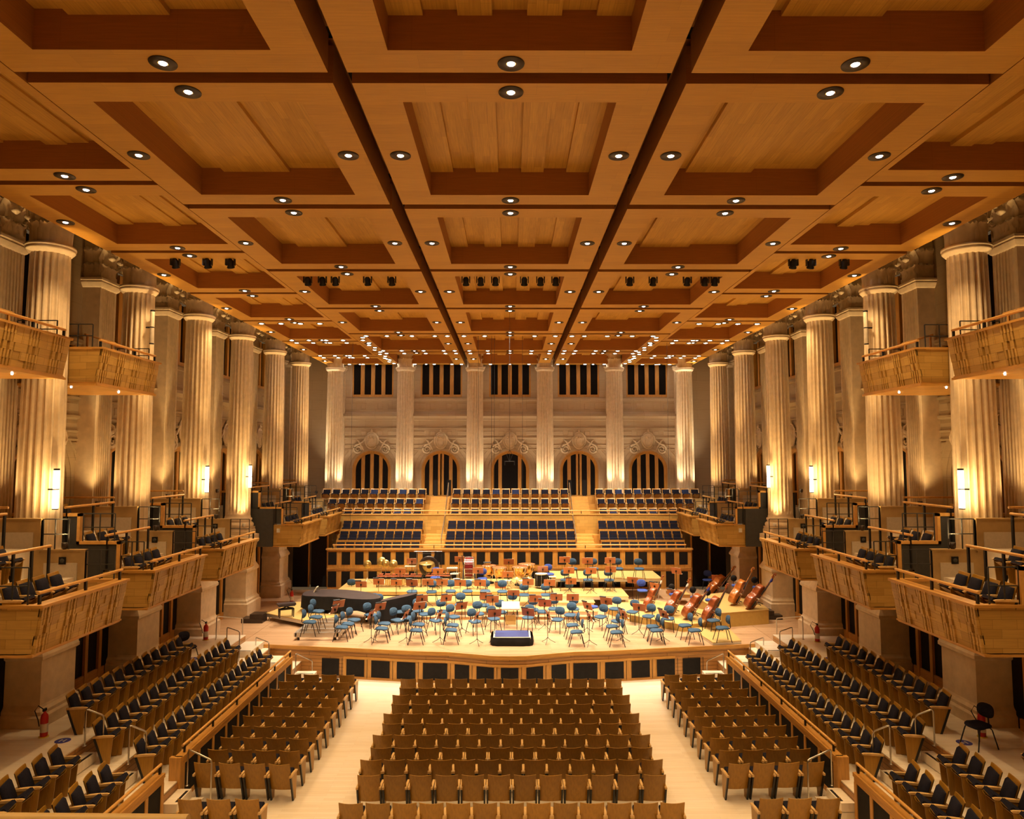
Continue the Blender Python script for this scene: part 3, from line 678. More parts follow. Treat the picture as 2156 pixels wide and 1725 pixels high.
# ================================================================ SIDE TERRACES
for sg in (-1, 1):
    t = thing('side_terrace', 'stepped %s terrace carrying rows of navy seats above the stalls' % SD[sg], 'terrace', (0, 0, 0))
    for (a, b, z) in ((7.72, 8.95, .55), (8.95, 9.92, .98), (9.92, 13.9, 1.42)):
        m = MB(); m.box(sg*a, sg*min(b, 12.5), 4, 27.2 if z < 1.4 else 27.35, 0 if z < .6 else z-.45, z); m.obj('tier', 'floor_maple', t)
        m = MB(); m.box(sg*(a-.012), sg*a, 4, 27.3, max(0, z-.43), z-.03); m.obj('riser', 'siding_y', t)
    m = MB(); m.box(sg*10.12, sg*12.5, 27.35, 38.5, .6, 1.095); m.obj('tier', 'stage_floor', t)
    for (a, b, z) in ((7.1, 7.7, .18), (7.38, 7.7, .37), (8.65, 8.95, .77), (9.62, 9.92, 1.2)):
        m = MB(); m.box(sg*a, sg*b, 16.4, 17.15, z-.2, z); st = m.obj('step', 'floor_maple', t)
        m = MB(); m.box(sg*(a+.03), sg*(a+.09), 16.5, 17.05, z, z+.004); m.obj('grip_strip', 'black_metal', st)
    for (a, b, z, ya, yb) in ((7.0, 7.7, .34, 26.1, 26.5), (7.0, 7.7, .17, 25.8, 26.1), (8.3, 9.3, .78, 25.9, 26.9), (9.2, 10.0, 1.2, 25.9, 27.3)):
        m = MB(); m.box(sg*a, sg*b, ya, yb, 0, z); st = m.obj('step', 'floor_maple', t)
        m = MB(); m.box(sg*(a+.03), sg*(b-.05), ya+.03, ya+.09, z, z+.004); m.obj('grip_strip', 'black_metal', st)
    # parapet walls
    for (y0, y1, nm, cap_end) in ((17.25, 25.7, 'long', 1), (4.2, 16.35, 'near', 0)):
        t = thing('stalls_parapet', '%s timber parapet with dark panels and handrail along the %s terrace edge' % (nm, SD[sg]), 'parapet', (sg*7.7, y0, 0))
        L_ = y1-y0; s = sg
        m = MB(); m.box(-s*.03, s*.09, 0, L_, 0, .98); m.obj('panel_wall', 'black_panel', t)
        m = MB(); m.box(-s*.07, s*.13, -.05, L_, .98, 1.07); m.box(-s*.045, -s*.03, 0, L_, .86, .98); m.box(-s*.045, -s*.03, 0, L_, 0, .12); m.obj('cap', 'wood_h', t)
        nb = int(L_/.77)
        for k in range(nb+1):
            m = MB(); m.box(-s*.05, -s*.03, min(L_-.12, k*L_/nb), min(L_, k*L_/nb+.12), .12, .86); m.obj('post', 'wood', t)
        m = MB(); m.tube([(s*.02, .12, 1.26), (s*.02, L_-.03, 1.26)], .032, 10); m.obj('handrail', 'rail_wood', t)
        for k in range(6):
            y = .2+(L_-.3)*k/5; m = MB(); m.box(s*.0, s*.04, y, y+.05, 1.07, 1.24); m.obj('bracket', 'black_metal', t)
        if cap_end:
            m = MB(); m.box(-s*.05, s*.22, -.12, .0, 0, 1.07); m.obj('end_panel', 'wood', t)
# ================================================================ STAGE
edge = [(0, 25.58), (.6, 25.62), (1.4, 25.88), (2.3, 26.15), (3.3, 26.24), (4.0, 26.36), (6.1, 26.74), (8.4, 27.1), (10.1, 27.4)]
full = [(-x, y) for x, y in edge[::-1]]+edge[1:]
t = thing('stage', 'wide bow-fronted concert stage of pale boards with dark panels in its front', 'stage')
STG = t
m = MB(); m.prism(full+[(10.1, 38.7), (-10.1, 38.7)], 1.0, 1.1); m.obj('stage_deck', 'stage_floor', t)
m = MB()
for (a, b), (c, d) in zip(full[:-1], full[1:]): m.add([(a, b+.03, 0), (c, d+.03, 0), (c, d+.03, 1.0), (a, b+.03, 1.0)], [(0, 1, 2, 3)])
m.obj('front_wall', 'siding', t)
m = MB()
for (a, b), (c, d) in zip(full[:-1], full[1:]):
    if abs(a) < 8.1 and abs(c) < 8.1: m.add([(a, b+.02, .05), (c, d+.02, .05), (c, d+.02, .72), (a, b+.02, .72)], [(0, 1, 2, 3)])
m.obj('panel_surround', 'wood', t)
m = MB()
for z0, z1, o in ((.0, .09, .01), (.70, .80, .01)):
    for (a, b), (c, d) in zip(full[:-1], full[1:]):
        if abs(a) < 8 and abs(c) < 8: m.add([(a, b+o, z0), (c, d+o, z0), (c, d+o, z1), (a, b+o, z1)], [(0, 1, 2, 3)])
m.obj('front_rail', 'wood_h', t)
m = MB()
for (a, b), (c, d) in zip(full[:-1], full[1:]): m.add([(a, b-.02, .98), (c, d-.02, .98), (c, d-.02, 1.104), (a, b-.02, 1.104), (a, b+.02, 1.104), (c, d+.02, 1.104)], [(0, 1, 2, 3), (3, 2, 5, 4)])
m.obj('nosing', 'wood_h', t)
def fy(x):
    for (a, b), (c, d) in zip(full[:-1], full[1:]):
        if a <= x <= c: return b+(d-b)*(x-a)/(c-a)
    return 27
px_ = [(676.7, 714.5), (728.5, 767.5), (781, 821), (835, 875), (890, 942), (957, 988), (1003, 1040), (1054.5, 1091.6), (1108, 1144), (1161, 1193), (1207, 1258), (1273.7, 1313.8), (1329, 1368.7), (1382.5, 1422), (1436.8, 1475.7)]
for a, b in px_:
    x0 = P(a, 1400, y=26.6).x; x1 = P(b, 1400, y=26.6).x
    xm = (x0+x1)/2; k = fy(xm)/26.6; x0 *= k; x1 *= k
    m = MB(); xs = [x0+(x1-x0)*i/4 for i in range(5)]
    for p, q in zip(xs[:-1], xs[1:]): m.add([(p, fy(p)-.005, .1), (q, fy(q)-.005, .1), (q, fy(q)-.005, .7), (p, fy(p)-.005, .7)], [(0, 1, 2, 3)])
    m.obj('acoustic_panel', 'black_panel', t)
    m = MB(); e = x1+.1; m.box(e, e+.012, fy(e)-.006, fy(e)+.01, .05, .72); m.obj('joint', 'lamp_dark', t)
m = MB(); pts = [(2.75*math.cos(a), 27.35-2.05*math.sin(a)*.75, 1.1005) for a in [PI*.02+PI*.96*k/40 for k in range(41)]]
for p, q in zip(pts[:-1], pts[1:]): m.add([(p[0], p[1], p[2]), (q[0], q[1], q[2]), (q[0], q[1]+.02, q[2]), (p[0], p[1]+.02, p[2])], [(0, 1, 2, 3)])
m.obj('lift_joint', 'lamp_dark', t)
# ================================================================ CHOIR GALLERY behind the stage
ch = thing('choir_gallery', 'stepped timber choir gallery with dark square panels behind the stage', 'gallery')
m = MB(); m.box(-9.75, 9.75, 38.7, 38.9, 1.05, 3.2); m.obj('front_wall', 'wood', ch)
m = MB(); m.box(-9.85, 9.85, 38.62, 38.9, 3.16, 3.24); m.box(-9.8, 9.8, 38.66, 38.7, 2.10, 2.13); m.box(-9.8, 9.8, 38.66, 38.7, 2.17, 2.20); m.obj('cap', 'rail_wood', ch)
for z0, z1 in ((1.2, 2.02), (2.38, 3.05)):
    for i in range(27):
        xx = P(699.5+28.45*i, 1170, y=38.65).x; m = MB(); m.box(xx-.225, xx+.225, 38.68, 38.7, z0, z1); m.obj('acoustic_panel', 'black_panel', ch)
tiers = [(38.9, 39.75, 2.72), (39.75, 40.5, 3.24), (40.5, 41.15, 3.76), (41.3, 42.15, 4.27), (42.15, 42.85, 4.8), (42.85, 43.55, 5.33)]
tw = [(-9.5, -4.75), (-3.65, 3.65), (4.8, 9.6)]
for y0, y1, z in tiers:
    for a, b in ((-10.6, -4.75), (-3.62, 3.58), (4.72, 10.6)):
        if y0 < 41: a, b = max(a, -9.75), min(b, 9.75)
        m = MB(); m.box(a, b, y0, y1, z-.53, z); m.obj('tier', 'wood_h', ch)
m = MB(); m.box(-11, 11, 43.55, 45.07, 5.2, 5.78); m.obj('landing', 'wood_h', ch)
for a, b in ((-4.75, -3.62), (3.58, 4.72)):
    for j in range(6):
        y = 38.9+j*.37; z = 2.72+.173*(j+1); m = MB(); m.box(a, b, y, y+.37 if j < 5 else 41.3, 2.2, z if j < 5 else z); m.obj('aisle_step', 'rail_wood', ch)
    for j in range(9):
        y = 41.3+j*.25; z = 4.27+.167*(j+1); m = MB(); m.box(a, b, y, 43.6, z-.167, z); m.obj('aisle_step', 'rail_wood', ch)
m = MB(); m.box(-9.7, 9.7, 41.15, 41.3, 3.6, 4.86); m.obj('parapet', 'tile_wood_x', ch)
m = MB(); m.box(-9.8, 9.8, 41.1, 41.36, 4.84, 4.9); m.obj('parapet_cap', 'rail_wood', ch)
for y, z, xx in ((38.75, 3.42, 9.5), (41.2, 5.07, 9.6)):
    m = MB(); m.tube([(-xx, y, z), (xx, y, z)], .04, 10); m.obj('handrail', 'rail_wood', ch)
    for k in range(8):
        x = -xx+2*xx*k/7; m = MB(); m.box(x-.02, x+.02, y-.02, y+.02, z-.2, z-.03); m.obj('bracket', 'black_metal', ch)
for (a, b) in ((-3.7, 0), (3.62, 0)):
    pr_ = [(a+.0, 39.0, 3.75), (a, 41.0, 4.75), (a, 41.4, 5.0), (a, 43.3, 6.6)]
    m = MB(); m.tube(pr_, .03, 8)
    for p in pr_: m.tube([p, (p[0], p[1], p[2]-.85)], .02, 6)
    m.obj('aisle_rail', 'steel', ch)
for x in (-4.55, -3.72, 3.7, 4.6):
    m = MB(); m.box(x-.12, x+.12, 44.0, 44.05, 5.78, 6.75); m.obj('door_guard', 'black_panel', ch)
def make_bench():
    """gallery seat facing the camera (local +y is the facing)"""
    t = thing('gallery_chair', '', 'seat')
    b = MB(); b.box(-.26, .26, -.22, -.17, .1, .88); b.box(-.26, -.235, -.2, .1, .25, .62); b.box(.235, .26, -.2, .1, .25, .62); b.box(-.26, .26, -.17, .12, .28, .33); b.obj('frame', 'wood', t)
    m = MB(); m.M = Matrix.Translation((0, -.16, .36)) @ Matrix.Rotation(.16, 4, 'X'); m.box(-.22, .22, 0, .06, .02, .24); m.box(-.22, .22, 0, .055, .26, .5); m.obj('back_cushion', 'navy', t)
    s = MB(); s.box(-.23, .23, -.15, .26, .33, .41); s.obj('seat_cushion', 'navy', t)
    return t
bp_ = Proto(make_bench); BL = ['left', 'centre', 'right']
rowsL = [(39.4, 2.72, [(708, 884.8, 9), (936.7, 1213, 14), (1265.6, 1441.6, 9)], 'lowest'), (40.15, 3.24, [(715.5, 887.6, 9), (939.7, 1211, 14), (1261.7, 1434, 9)], 'second'), (40.85, 3.76, [(721.8, 891.7, 9), (942.8, 1208, 14), (1258.4, 1427.6, 9)], 'third')]
for y, z, bl, nm in rowsL:
    for bi, (a, b, n) in enumerate(bl):
        for k in range(n):
            x = P(a+(b-a)*(k+.5)/n, 1100, y=y).x; o = bp_.put((x, y-.1, z), PI, 'navy gallery seat, %s of the %s block, %s row up from the stage' % (ORD[k], BL[bi], nm), 'navy seats of the lower choir gallery')
def make_seat_b(): return make_seat('choir_seat', 'navy_bright', 'rail_wood')
S_B = Proto(make_seat_b)
rowsU = [(41.85, 4.27, [(724, 890, 8), (948, 1200, 12), (1259, 1426, 8)], 'lowest'), (42.55, 4.8, [(691.6, 894, 10), (949, 1199, 12), (1255, 1459, 10)], 'middle'), (43.22, 5.33, [(679, 899, 11), (952.5, 1198, 12), (1251.5, 1472, 11)], 'top')]
rnd = random.Random(3)
for y, z, bl, nm in rowsU:
    for bi, (a, b, n) in enumerate(bl):
        for k in range(n):
            x = P(a+(b-a)*(k+.5)/n, 1050, y=y).x; pr_ = S_B if rnd.random() < .12 else S_G
            pr_.put((x, y-.3, z), PI, 'navy tip-up seat, %s of the %s block, %s row of the upper choir gallery' % (ORD[k], BL[bi], nm), 'navy seats of the upper choir gallery')
# dark passages either side of the gallery
for sg in (-1, 1):
    t = struct(MB().box(sg*9.9, sg*13.9, 40.6, 40.7, 1.0, 4.05).obj('trim_%d' % (3 if sg < 0 else 4), 'plaster_beige'))
    for x in (9.95, 10.95):
        m = MB(); m.box(sg*x, sg*(x+.85), 39.3, 39.35, 1.1, 4.0); q = m.obj('dark_panel', 'black_panel', t)
        m = MB(); m.box(sg*(x-.07), sg*x, 39.25, 39.36, 1.1, 4.0); m.obj('stile', 'wood', t)
# ---- lower side walls under the boxes
for sg in (-1, 1):
    t = struct(MB().box(sg*12.5, sg*12.6, 6, 39.3, 1.0, 4.02).obj('trim_%d' % (5 if sg < 0 else 6), 'black_panel'))
    for k in range(-2, 5):
        y0 = CY0+CP*k+1.0; zf = 1.42 if k < 2 else 1.1
        for j, d in enumerate((0, .85, 1.55, 2.25)):
            m = MB(); m.box(sg*12.42, sg*12.5, y0+d, y0+d+.14, zf, 4.02); m.obj('stile', 'wood', t)
        m = MB(); m.box(sg*12.44, sg*12.5, y0, y0+2.6, zf, zf+.28); m.obj('skirting', 'wood_h', t)
        m = MB(); m.box(sg*12.45, sg*12.5, y0+1.15, y0+1.25, 2.75, 2.85); m.obj('door_plate', 'steel', t)
# ================================================================ BALCONY BOXES
BOXN = ['nearest', 'second', 'third', None, 'stage-side', 'far corner']
def tile_front(mb, sg, X0, X1, z1, z0, L_, seed, relief=.035):
    """battered front of staggered timber tiles; some upright strips stand back"""
    rnd = random.Random(seed); nr = 5; nc = 15
    for r in range(nr):
        t0 = r/nr; t1 = (r+1)/nr; za = z1+(z0-z1)*t0; zb = z1+(z0-z1)*t1; xa = X0+(X1-X0)*t0; xb = X0+(X1-X0)*t1
        off = (r*.13) % .3
        for c in range(nc):
            y0 = L_*c/nc; y1 = L_*(c+1)/nc
            d = relief*rnd.random()*.5
            gap = (c % 4 == 1); 
            if c % 4 in (0, 1): 
                for q in (0, 1):
                    ya = y0+(y1-y0)*(.5*q)+.03*((r*7+c*3+q) % 3)/2; yb = min(y1, ya+(y1-y0)*.5-.045)
                    e = relief*(.9 if q == 0 else .5)
                    mb.add([(sg*(xa-e), ya, za), (sg*(xa-e), yb, za), (sg*(xb-e), yb, zb), (sg*(xb-e), ya, zb), (sg*(xa+.03), ya, za), (sg*(xa+.03), yb, za), (sg*(xb+.03), yb, zb), (sg*(xb+.03), ya, zb)],
                           [(0, 1, 2, 3), (0, 4, 5, 1), (1, 5, 6, 2), (2, 6, 7, 3), (3, 7, 4, 0)])
            else:
                mb.add([(sg*(xa-d), y0, za), (sg*(xa-d), y1, za), (sg*(xb-d), y1, zb), (sg*(xb-d), y0, zb), (sg*(xa+.03), y0, za), (sg*(xa+.03), y1, za), (sg*(xb+.03), y1, zb), (sg*(xb+.03), y0, zb)],
                       [(0, 1, 2, 3), (0, 4, 5, 1), (1, 5, 6, 2), (2, 6, 7, 3), (3, 7, 4, 0)])
def rail(t, sg, x, y0, y1, z, posts, zb, name='handrail'):
    m = MB(); m.tube([(sg*x, y0, z), (sg*x, y1, z)], .035, 10); m.obj(name, 'rail_wood', t)
    for y in posts:
        m = MB(); m.box(sg*(x-.022), sg*(x+.022), y-.03, y+.03, zb, z-.03); m.obj('rail_post', 'black_metal', t)
def guard(t, y, xs, z0, z1, sg):
    m = MB()
    for z in (z1, (z0+z1)/2): m.box(sg*xs[0], sg*xs[-1], y-.01, y+.01, z-.012, z+.012)
    for x in xs: m.box(sg*x-.012, sg*x+.012, y-.012, y+.012, z0, z1)
    m.obj('guard_rail', 'dark_wire', t)
def stepped(mb, sg, y0, y1, prof, zb):
    """prof: (x from, x to, top)"""
    for a, b, z in prof: mb.box(sg*a, sg*b, y0, y1, zb, z)
def lower_box(sg, j, Yn, L_=3.25):
    nm = BOXN[j]
    t = thing('balcony_box', '%s balcony box on the %s side, battered timber front and handrails' % (nm, SD[sg]), 'balcony', (0, Yn, 0), 0, 'balcony boxes of the lower tier')
    m = MB(); tile_front(m, sg, 9.5, 9.65, 5.0, 4.06, L_, j+3, .05 if j < 4 else .008); m.obj('front_panel', 'tile_wood', t)
    m = MB(); bt = [(9.53, 5.0), (9.68, 4.06), (9.8, 4.06), (9.8, 5.0)]; m.prism([(sg*a, b) for a, b in bt], .1, L_-.1, 'Y')
    for ya, yb, xe in ((0, .1, 10.85), (L_-.1, L_-.0, 10.5)): m.prism([(sg*a, b) for a, b in ((9.51, 5.0), (9.66, 4.06), (xe, 4.06), (xe, 5.0))], ya, yb, 'Y')
    m.obj('parapet_core', 'tile_wood_x', t)
    m = MB(); m.box(sg*9.44, sg*9.74, -.04, L_+.04, 4.99, 5.05); m.box(sg*9.74, sg*10.5, -.04, .12, 4.99, 5.05); m.box(sg*9.74, sg*10.5, L_-.12, L_+.04, 4.99, 5.05)
    m.box(sg*9.61, sg*9.72, -.02, L_+.02, 4.03, 4.07); m.obj('cap', 'wood_h', t)
    m = MB(); m.box(sg*9.64, sg*13.9, 0, L_, 4.0, 4.08); m.obj('soffit', 'wood_h', t)
    for a, b, z in ((9.7, 10.74, 4.5), (10.74, 11.85, 5.1), (11.85, 13.9, 5.8)):
        m = MB(); m.box(sg*a, sg*b, .1, L_-.1, 4.08 if z < 5 else z-.75, z); m.obj('floor_tier', 'floor_maple', t)
    # near partition, dark with timber edging; far partition, pale with timber frame
    m = MB(); m.box(sg*10.5, sg*10.85, 0, .09, 5.05, 5.74); stepped(m, sg, .0, .09, ((10.85, 11.58, 5.74), (11.58, 13.2, 6.48)), 4.06); m.obj('near_partition', 'grey_panel', t)
    m = MB()
    for a, b, z0, z1 in ((10.42, 10.5, 5.0, 5.82), (10.42, 11.58, 5.74, 5.82), (11.5, 11.58, 5.74, 6.56), (11.5, 13.9, 6.48, 6.56)): m.box(sg*a, sg*b, -.03, .12, z0, z1)
    m.obj('partition_trim', 'rail_wood', t)
    m = MB(); stepped(m, sg, L_-.1, L_, ((10.5, 11.62, 5.74), (11.62, 13.9, 6.5)), 4.4); m.obj('far_partition', 'partition_wood', t)
    m = MB(); m.box(sg*10.68, sg*11.5, L_-.13, L_-.1, 4.7, 5.45); m.box(sg*11.8, sg*13.5, L_-.13, L_-.1, 5.3, 6.2); m.obj('acoustic_infill', 'plaster_beige', t)
    m = MB(); m.box(sg*10.5, sg*11.62, L_-.12, L_+.02, 5.74, 5.78); m.box(sg*11.62, sg*13.9, L_-.12, L_+.02, 6.5, 6.54); m.box(sg*10.5, sg*10.6, L_-.12, L_+.02, 4.5, 5.74); m.box(sg*11.62, sg*11.7, L_-.12, L_+.02, 5.7, 6.5)
    m.obj('partition_frame', 'partition_wood', t)
    if j < 3:
        m = MB(); m.box(sg*10.95, sg*11.12, L_-.15, L_-.13, 5.42, 5.6); q = m.obj('speaker_plate', 'black_panel', t)
        m = MB(); m.lathe([(.0, -.012), (.05, -.012), (.055, 0)], 12, (sg*11.035, L_-.15, 5.51), ax='Y', cap=False); m.obj('grille', 'grey_panel', q)
    rail(t, sg, 9.6, .05, L_-.05, 5.28, (.1, L_*.52, L_-.15), 5.05)
    rail(t, sg, 10.76, -.1, 2.2, 5.98, (.0, .95, 1.55, 2.15), 5.1)
    rail(t, sg, 11.87, -.1, 2.25, 6.72, (.0, 1.2, 2.2), 5.8)
    m = MB(); m.tube([(sg*12.0, 2.5, 6.85), (sg*13.85, 2.5, 6.85)], .03, 8); m.obj('rear_handrail', 'wood', t)
    guard(t, .04, (9.8, 10.12, 10.42), 5.05, 5.8, sg); guard(t, .04, (10.6, 11.0, 11.45), 5.82, 6.55, sg)
    guard(t, L_-.04, (9.8, 10.15, 10.5), 5.05, 5.76, sg); guard(t, L_-.04, (10.95, 11.3, 11.6), 5.78, 6.52, sg)
    for k in range(2):
        m = MB(); m.box(sg*(10.55+.35*k), sg*(10.9+.35*k), 2.35, 2.95, 4.5, 4.7+.2*k); m.obj('step', 'floor_maple', t)
    rz = -PI/2 if sg < 0 else PI/2
    nn = nm or ''
    for k in range(4): S_X.put((sg*10.12, Yn+.30+.5*k, 4.5), rz+sg*(-.12), 'navy seat, front row of the %s %s balcony box, %s from the near end' % (nn, SD[sg], ORD[k]), 'navy seats in the balcony boxes')
    for k in range(3): S_X.put((sg*11.25, Yn+.45+.55*k, 5.1), rz+sg*(-.12), 'navy seat, middle row of the %s %s balcony box, %s from the near end' % (nn, SD[sg], ORD[k]), 'navy seats in the balcony boxes')
    for k in range(2): S_X.put((sg*12.4, Yn+.5+.65*k, 5.8), rz+sg*(-.12), 'navy seat, back row of the %s %s balcony box, %s from the near end' % (nn, SD[sg], ORD[k]), 'navy seats in the balcony boxes')
    return t
for sg in (-1, 1):
    for j in (0, 1, 2, 4, 5):
        lower_box(sg, j, 14.72+4.585*j if j < 4 else (33.09 if j == 4 else 37.65), 3.25 if j < 5 else 3.0)
    # dark wing walls between the open bay and the stage-side box
    t = struct(MB().box(sg*10.85, sg*12.2, 32.95, 33.05, 4.02, 5.74).obj('trim_%d' % (7 if sg < 0 else 8), 'grey_panel'))
def upper_box(sg, j, Yn, L_=3.17):
    nm = ('camera-side', 'farther')[j]
    t = thing('upper_balcony_box', '%s upper balcony box on the %s side, battered timber front below the capitals' % (nm, SD[sg]), 'balcony', (0, Yn, 0), 0, 'balcony boxes of the upper tier')
    m = MB(); tile_front(m, sg, 11.1, 11.25, 11.02, 10.08, L_, j+11); m.obj('front_panel', 'tile_wood', t)
    m = MB(); m.prism([(sg*a, b) for a, b in ((11.13, 11.0), (11.28, 10.1), (11.4, 10.1), (11.4, 11.0))], .08, L_-.08, 'Y')
    for ya, yb in ((0, .08), (L_-.08, L_)): m.prism([(sg*a, b) for a, b in ((11.11, 11.0), (11.26, 10.1), (11.4, 10.1), (11.4, 11.0))], ya, yb, 'Y'); m.box(sg*11.4, sg*13.2, ya, yb, 10.1, 11.0)
    m.obj('parapet_core', 'tile_wood_x', t)
    m = MB(); m.box(sg*11.04, sg*11.36, -.04, L_+.04, 11.01, 11.06); m.box(sg*11.36, sg*13.9, -.04, .12, 11.0, 11.06); m.obj('cap', 'wood_h', t)
    m = MB(); m.box(sg*11.22, sg*13.9, 0, L_, 10.03, 10.1); m.box(sg*11.18, sg*11.22, -.03, L_+.03, 10.0, 10.06); m.box(sg*11.22, sg*13.9, -.05, -.001, 10.0, 10.06); m.obj('soffit', 'wood_h', t)
    rail(t, sg, 11.2, .05, L_-.05, 11.26, (.1, L_*.6, L_-.1), 11.06)
    guard(t, .06, (11.4, 11.8, 12.3), 11.06, 11.7, sg); guard(t, L_-.06, (11.4, 11.9, 12.4), 11.06, 11.5, sg)
    m = MB(); m.tube([(sg*12.3, 1.2, 11.62), (sg*12.3, 2.8, 11.62)], .03, 8); m.box(sg*12.28, sg*12.32, 1.3, 1.36, 10.2, 11.6); m.box(sg*12.28, sg*12.32, 2.6, 2.66, 10.2, 11.6); m.obj('rear_rail', 'wood', t)
    rz = -PI/2 if sg < 0 else PI/2
    for k in range(3): S_X.put((sg*12.0, Yn+.5+.6*k, 10.3), rz, 'navy seat in the %s upper %s balcony box, %s from its near end' % (nm, SD[sg], ORD[k]), 'navy seats in the upper balcony boxes')
    for k in range(2):
        l = thing('soffit_downlight', 'tiny downlight under the %s upper %s balcony box, %s from the camera' % (nm, SD[sg], ORD[k]), 'downlight', (sg*(12.2-.5*k), Yn+.5+1.5*k, 10.0), 0, 'tiny downlights under the upper boxes')
        m = MB(); m.lathe([(.0, -.012), (.02, -.01), (.026, .03)], 12, cap=False); m.obj('lamp', 'lamp_core', l)
for sg in (-1, 1):
    upper_box(sg, 0, 14.69); upper_box(sg, 1, 19.27)
# near handrail at the camera's own balcony, bottom left
a = P(-60, 1722, y=3); b = P(395, 1732, y=3)
t = thing('balcony_handrail', 'pale timber balcony handrail crossing the bottom left corner of the view', 'handrail', (a.x, 3, a.z-.02))
m = MB(); m.tube([(-1.2, 0, .02), (b.x-a.x, 0, b.z-a.z+.02)], .03, 12); m.obj('rail', 'platform_yellow', t)
m = MB(); m.tube([(b.x-a.x-.05, 0, b.z-a.z), (b.x-a.x-.05, 0, -.9)], .02, 8); m.obj('post', 'black_metal', t)
# ================================================================ HANDRAILS OF THE STEPS
def hrail(p1, p2, q1, q2, z1, z2, label):
    A = P(*q1, z=z1); B = P(*q2, z=z2)
    ta = P(*p1, y=A.y); tb = P(*p2, y=B.y)
    za = max(ta.z, z1+.5); zb = max(tb.z, z2+.5)
    t = thing('step_handrail', label, 'handrail', A, 0, 'steel handrails at the steps')
    d = B-A; m = MB()
    top1 = Vector((0, 0, za-A.z)); top2 = Vector((d.x, d.y, zb-A.z))
    e = (top2-top1).normalized()*.06
    m.tube([(0, 0, 0), top1-Vector((0, 0, .06)), top1+e*.3-Vector((0, 0, .015)), top1+e, top2-e, top2-e*.3-Vector((0, 0, .015)), top2-Vector((0, 0, .06)), d], .02, 8)
    m.obj('rail', 'steel', t)
    m = MB(); m.lathe([(.045, 0), (.045, .012), (.02, .02)], 10); m.lathe([(.045, 0), (.045, .012), (.02, .02)], 10, d); m.obj('foot_plate', 'steel', t)
HR = [((455, 1298), (510, 1302), (455, 1347), (510, 1349), 1.42, 1.1, 'at the stage edge beside the stone pedestal'),
      ((477, 1321), (503, 1330), (477, 1361), (503, 1393), 1.42, .98, 'between the upper terrace and the stage steps'),
      ((538, 1344), (565, 1353), (538, 1372), (565, 1411), .98, .55, 'between the middle terrace and the stage steps'),
      ((625, 1376), (657, 1392), (622, 1416), (657, 1422), .5, .12, 'on the small steps between stalls floor and stage'),
      ((400, 1578), (444, 1601), (394, 1655), (443, 1697), .37, .0, 'at the cross aisle steps beside the stalls'),
      ((184, 1493), (215, 1507), (178, 1571), (215, 1606), 1.42, .98, 'at the upper cross aisle steps'),
      ((277, 1527), (308, 1541), (270, 1610), (305, 1640), .98, .55, 'at the lower cross aisle steps')]
for p1, p2, q1, q2, z1, z2, lab in HR:
    hrail(p1, p2, q1, q2, z1, z2, 'bent steel handrail %s, left side' % lab)
    mir = lambda p: (2146-p[0], p[1]); hrail(mir(p1), mir(p2), mir(q1), mir(q2), z1, z2, 'bent steel handrail %s, right side' % lab)
# ================================================================ EXTINGUISHERS, FLOOR SIGNS, STEWARD CHAIRS
def extinguisher(x, y, z, label):
    t = thing('fire_extinguisher', label, 'fire extinguisher', (x, y, z), 0, 'red fire extinguishers')
    b = MB(); b.lathe([(.08, .02), (.085, .05), (.085, .46), (.07, .52), (.03, .56), (.03, .60)], 16); b.obj('cylinder', 'red_paint', t)
    l = MB(); l.lathe([(.0865, .12), (.0865, .32)], 16, cap=False); l.obj('paper_label', 'white_paint', t)
    v = MB(); v.box(-.02, .02, -.06, .05, .60, .66); v.obj('valve', 'black_metal', t)
    h = MB(); h.tube([(0, 0, .62), (-.16, 0, .72), (-.24, 0, .60), (-.14, -.02, .40), (-.1, -.03, .25)], .012, 6); h.obj('hose', 'black_metal', t)
    s = MB(); s.tube([(0, 0, 0), (0, 0, .02)], .11, 16); s.obj('stand', 'yellow_paint', t)
e1 = P(92, 1552, z=1.42); e2 = P(2068, 1552, z=1.42); e3 = P(433, 1348, z=1.42); e4 = P(1721, 1352, z=1.42); e5 = P(614, 1270, z=1.1)
ex = [(e1.x, e1.y, 1.42, 'beside the first left pedestal'), (e2.x, e2.y, 1.42, 'beside the first right pedestal'), (e3.x, e3.y, 1.42, 'at the left end of the stage'), (e4.x, e4.y, 1.42, 'at the right end of the stage'), (e5.x, e5.y, 1.1, 'in the left passage behind the stage')]
for x, y, z, l in ex: extinguisher(x, y, z, 'red fire extinguisher with pale label standing '+l)
for px, py, z, lab in ((132, 1560, 1.424, 'left'), (2030, 1564, 1.424, 'right'), (408, 1387, 1.424, 'far left'), (1748, 1387, 1.424, 'far right')):
    q = P(px, py, z=z); t = thing('floor_sign', 'round blue distancing sign stuck on the %s terrace floor' % lab, 'floor sign', q)
    MB().lathe([(.17, 0), (.17, .002)], 24).obj('disc', 'sign_blue', t)
    m = MB()
    for sx in (-.05, .05): m.box(sx-.015, sx+.015, -.07, .03, .002, .003); m.lathe([(.02, 0), (.02, .001)], 10, (sx, .06, .002))
    m.box(-.03, .03, -.01, .005, .002, .003); m.obj('figures', 'white_paint', t)
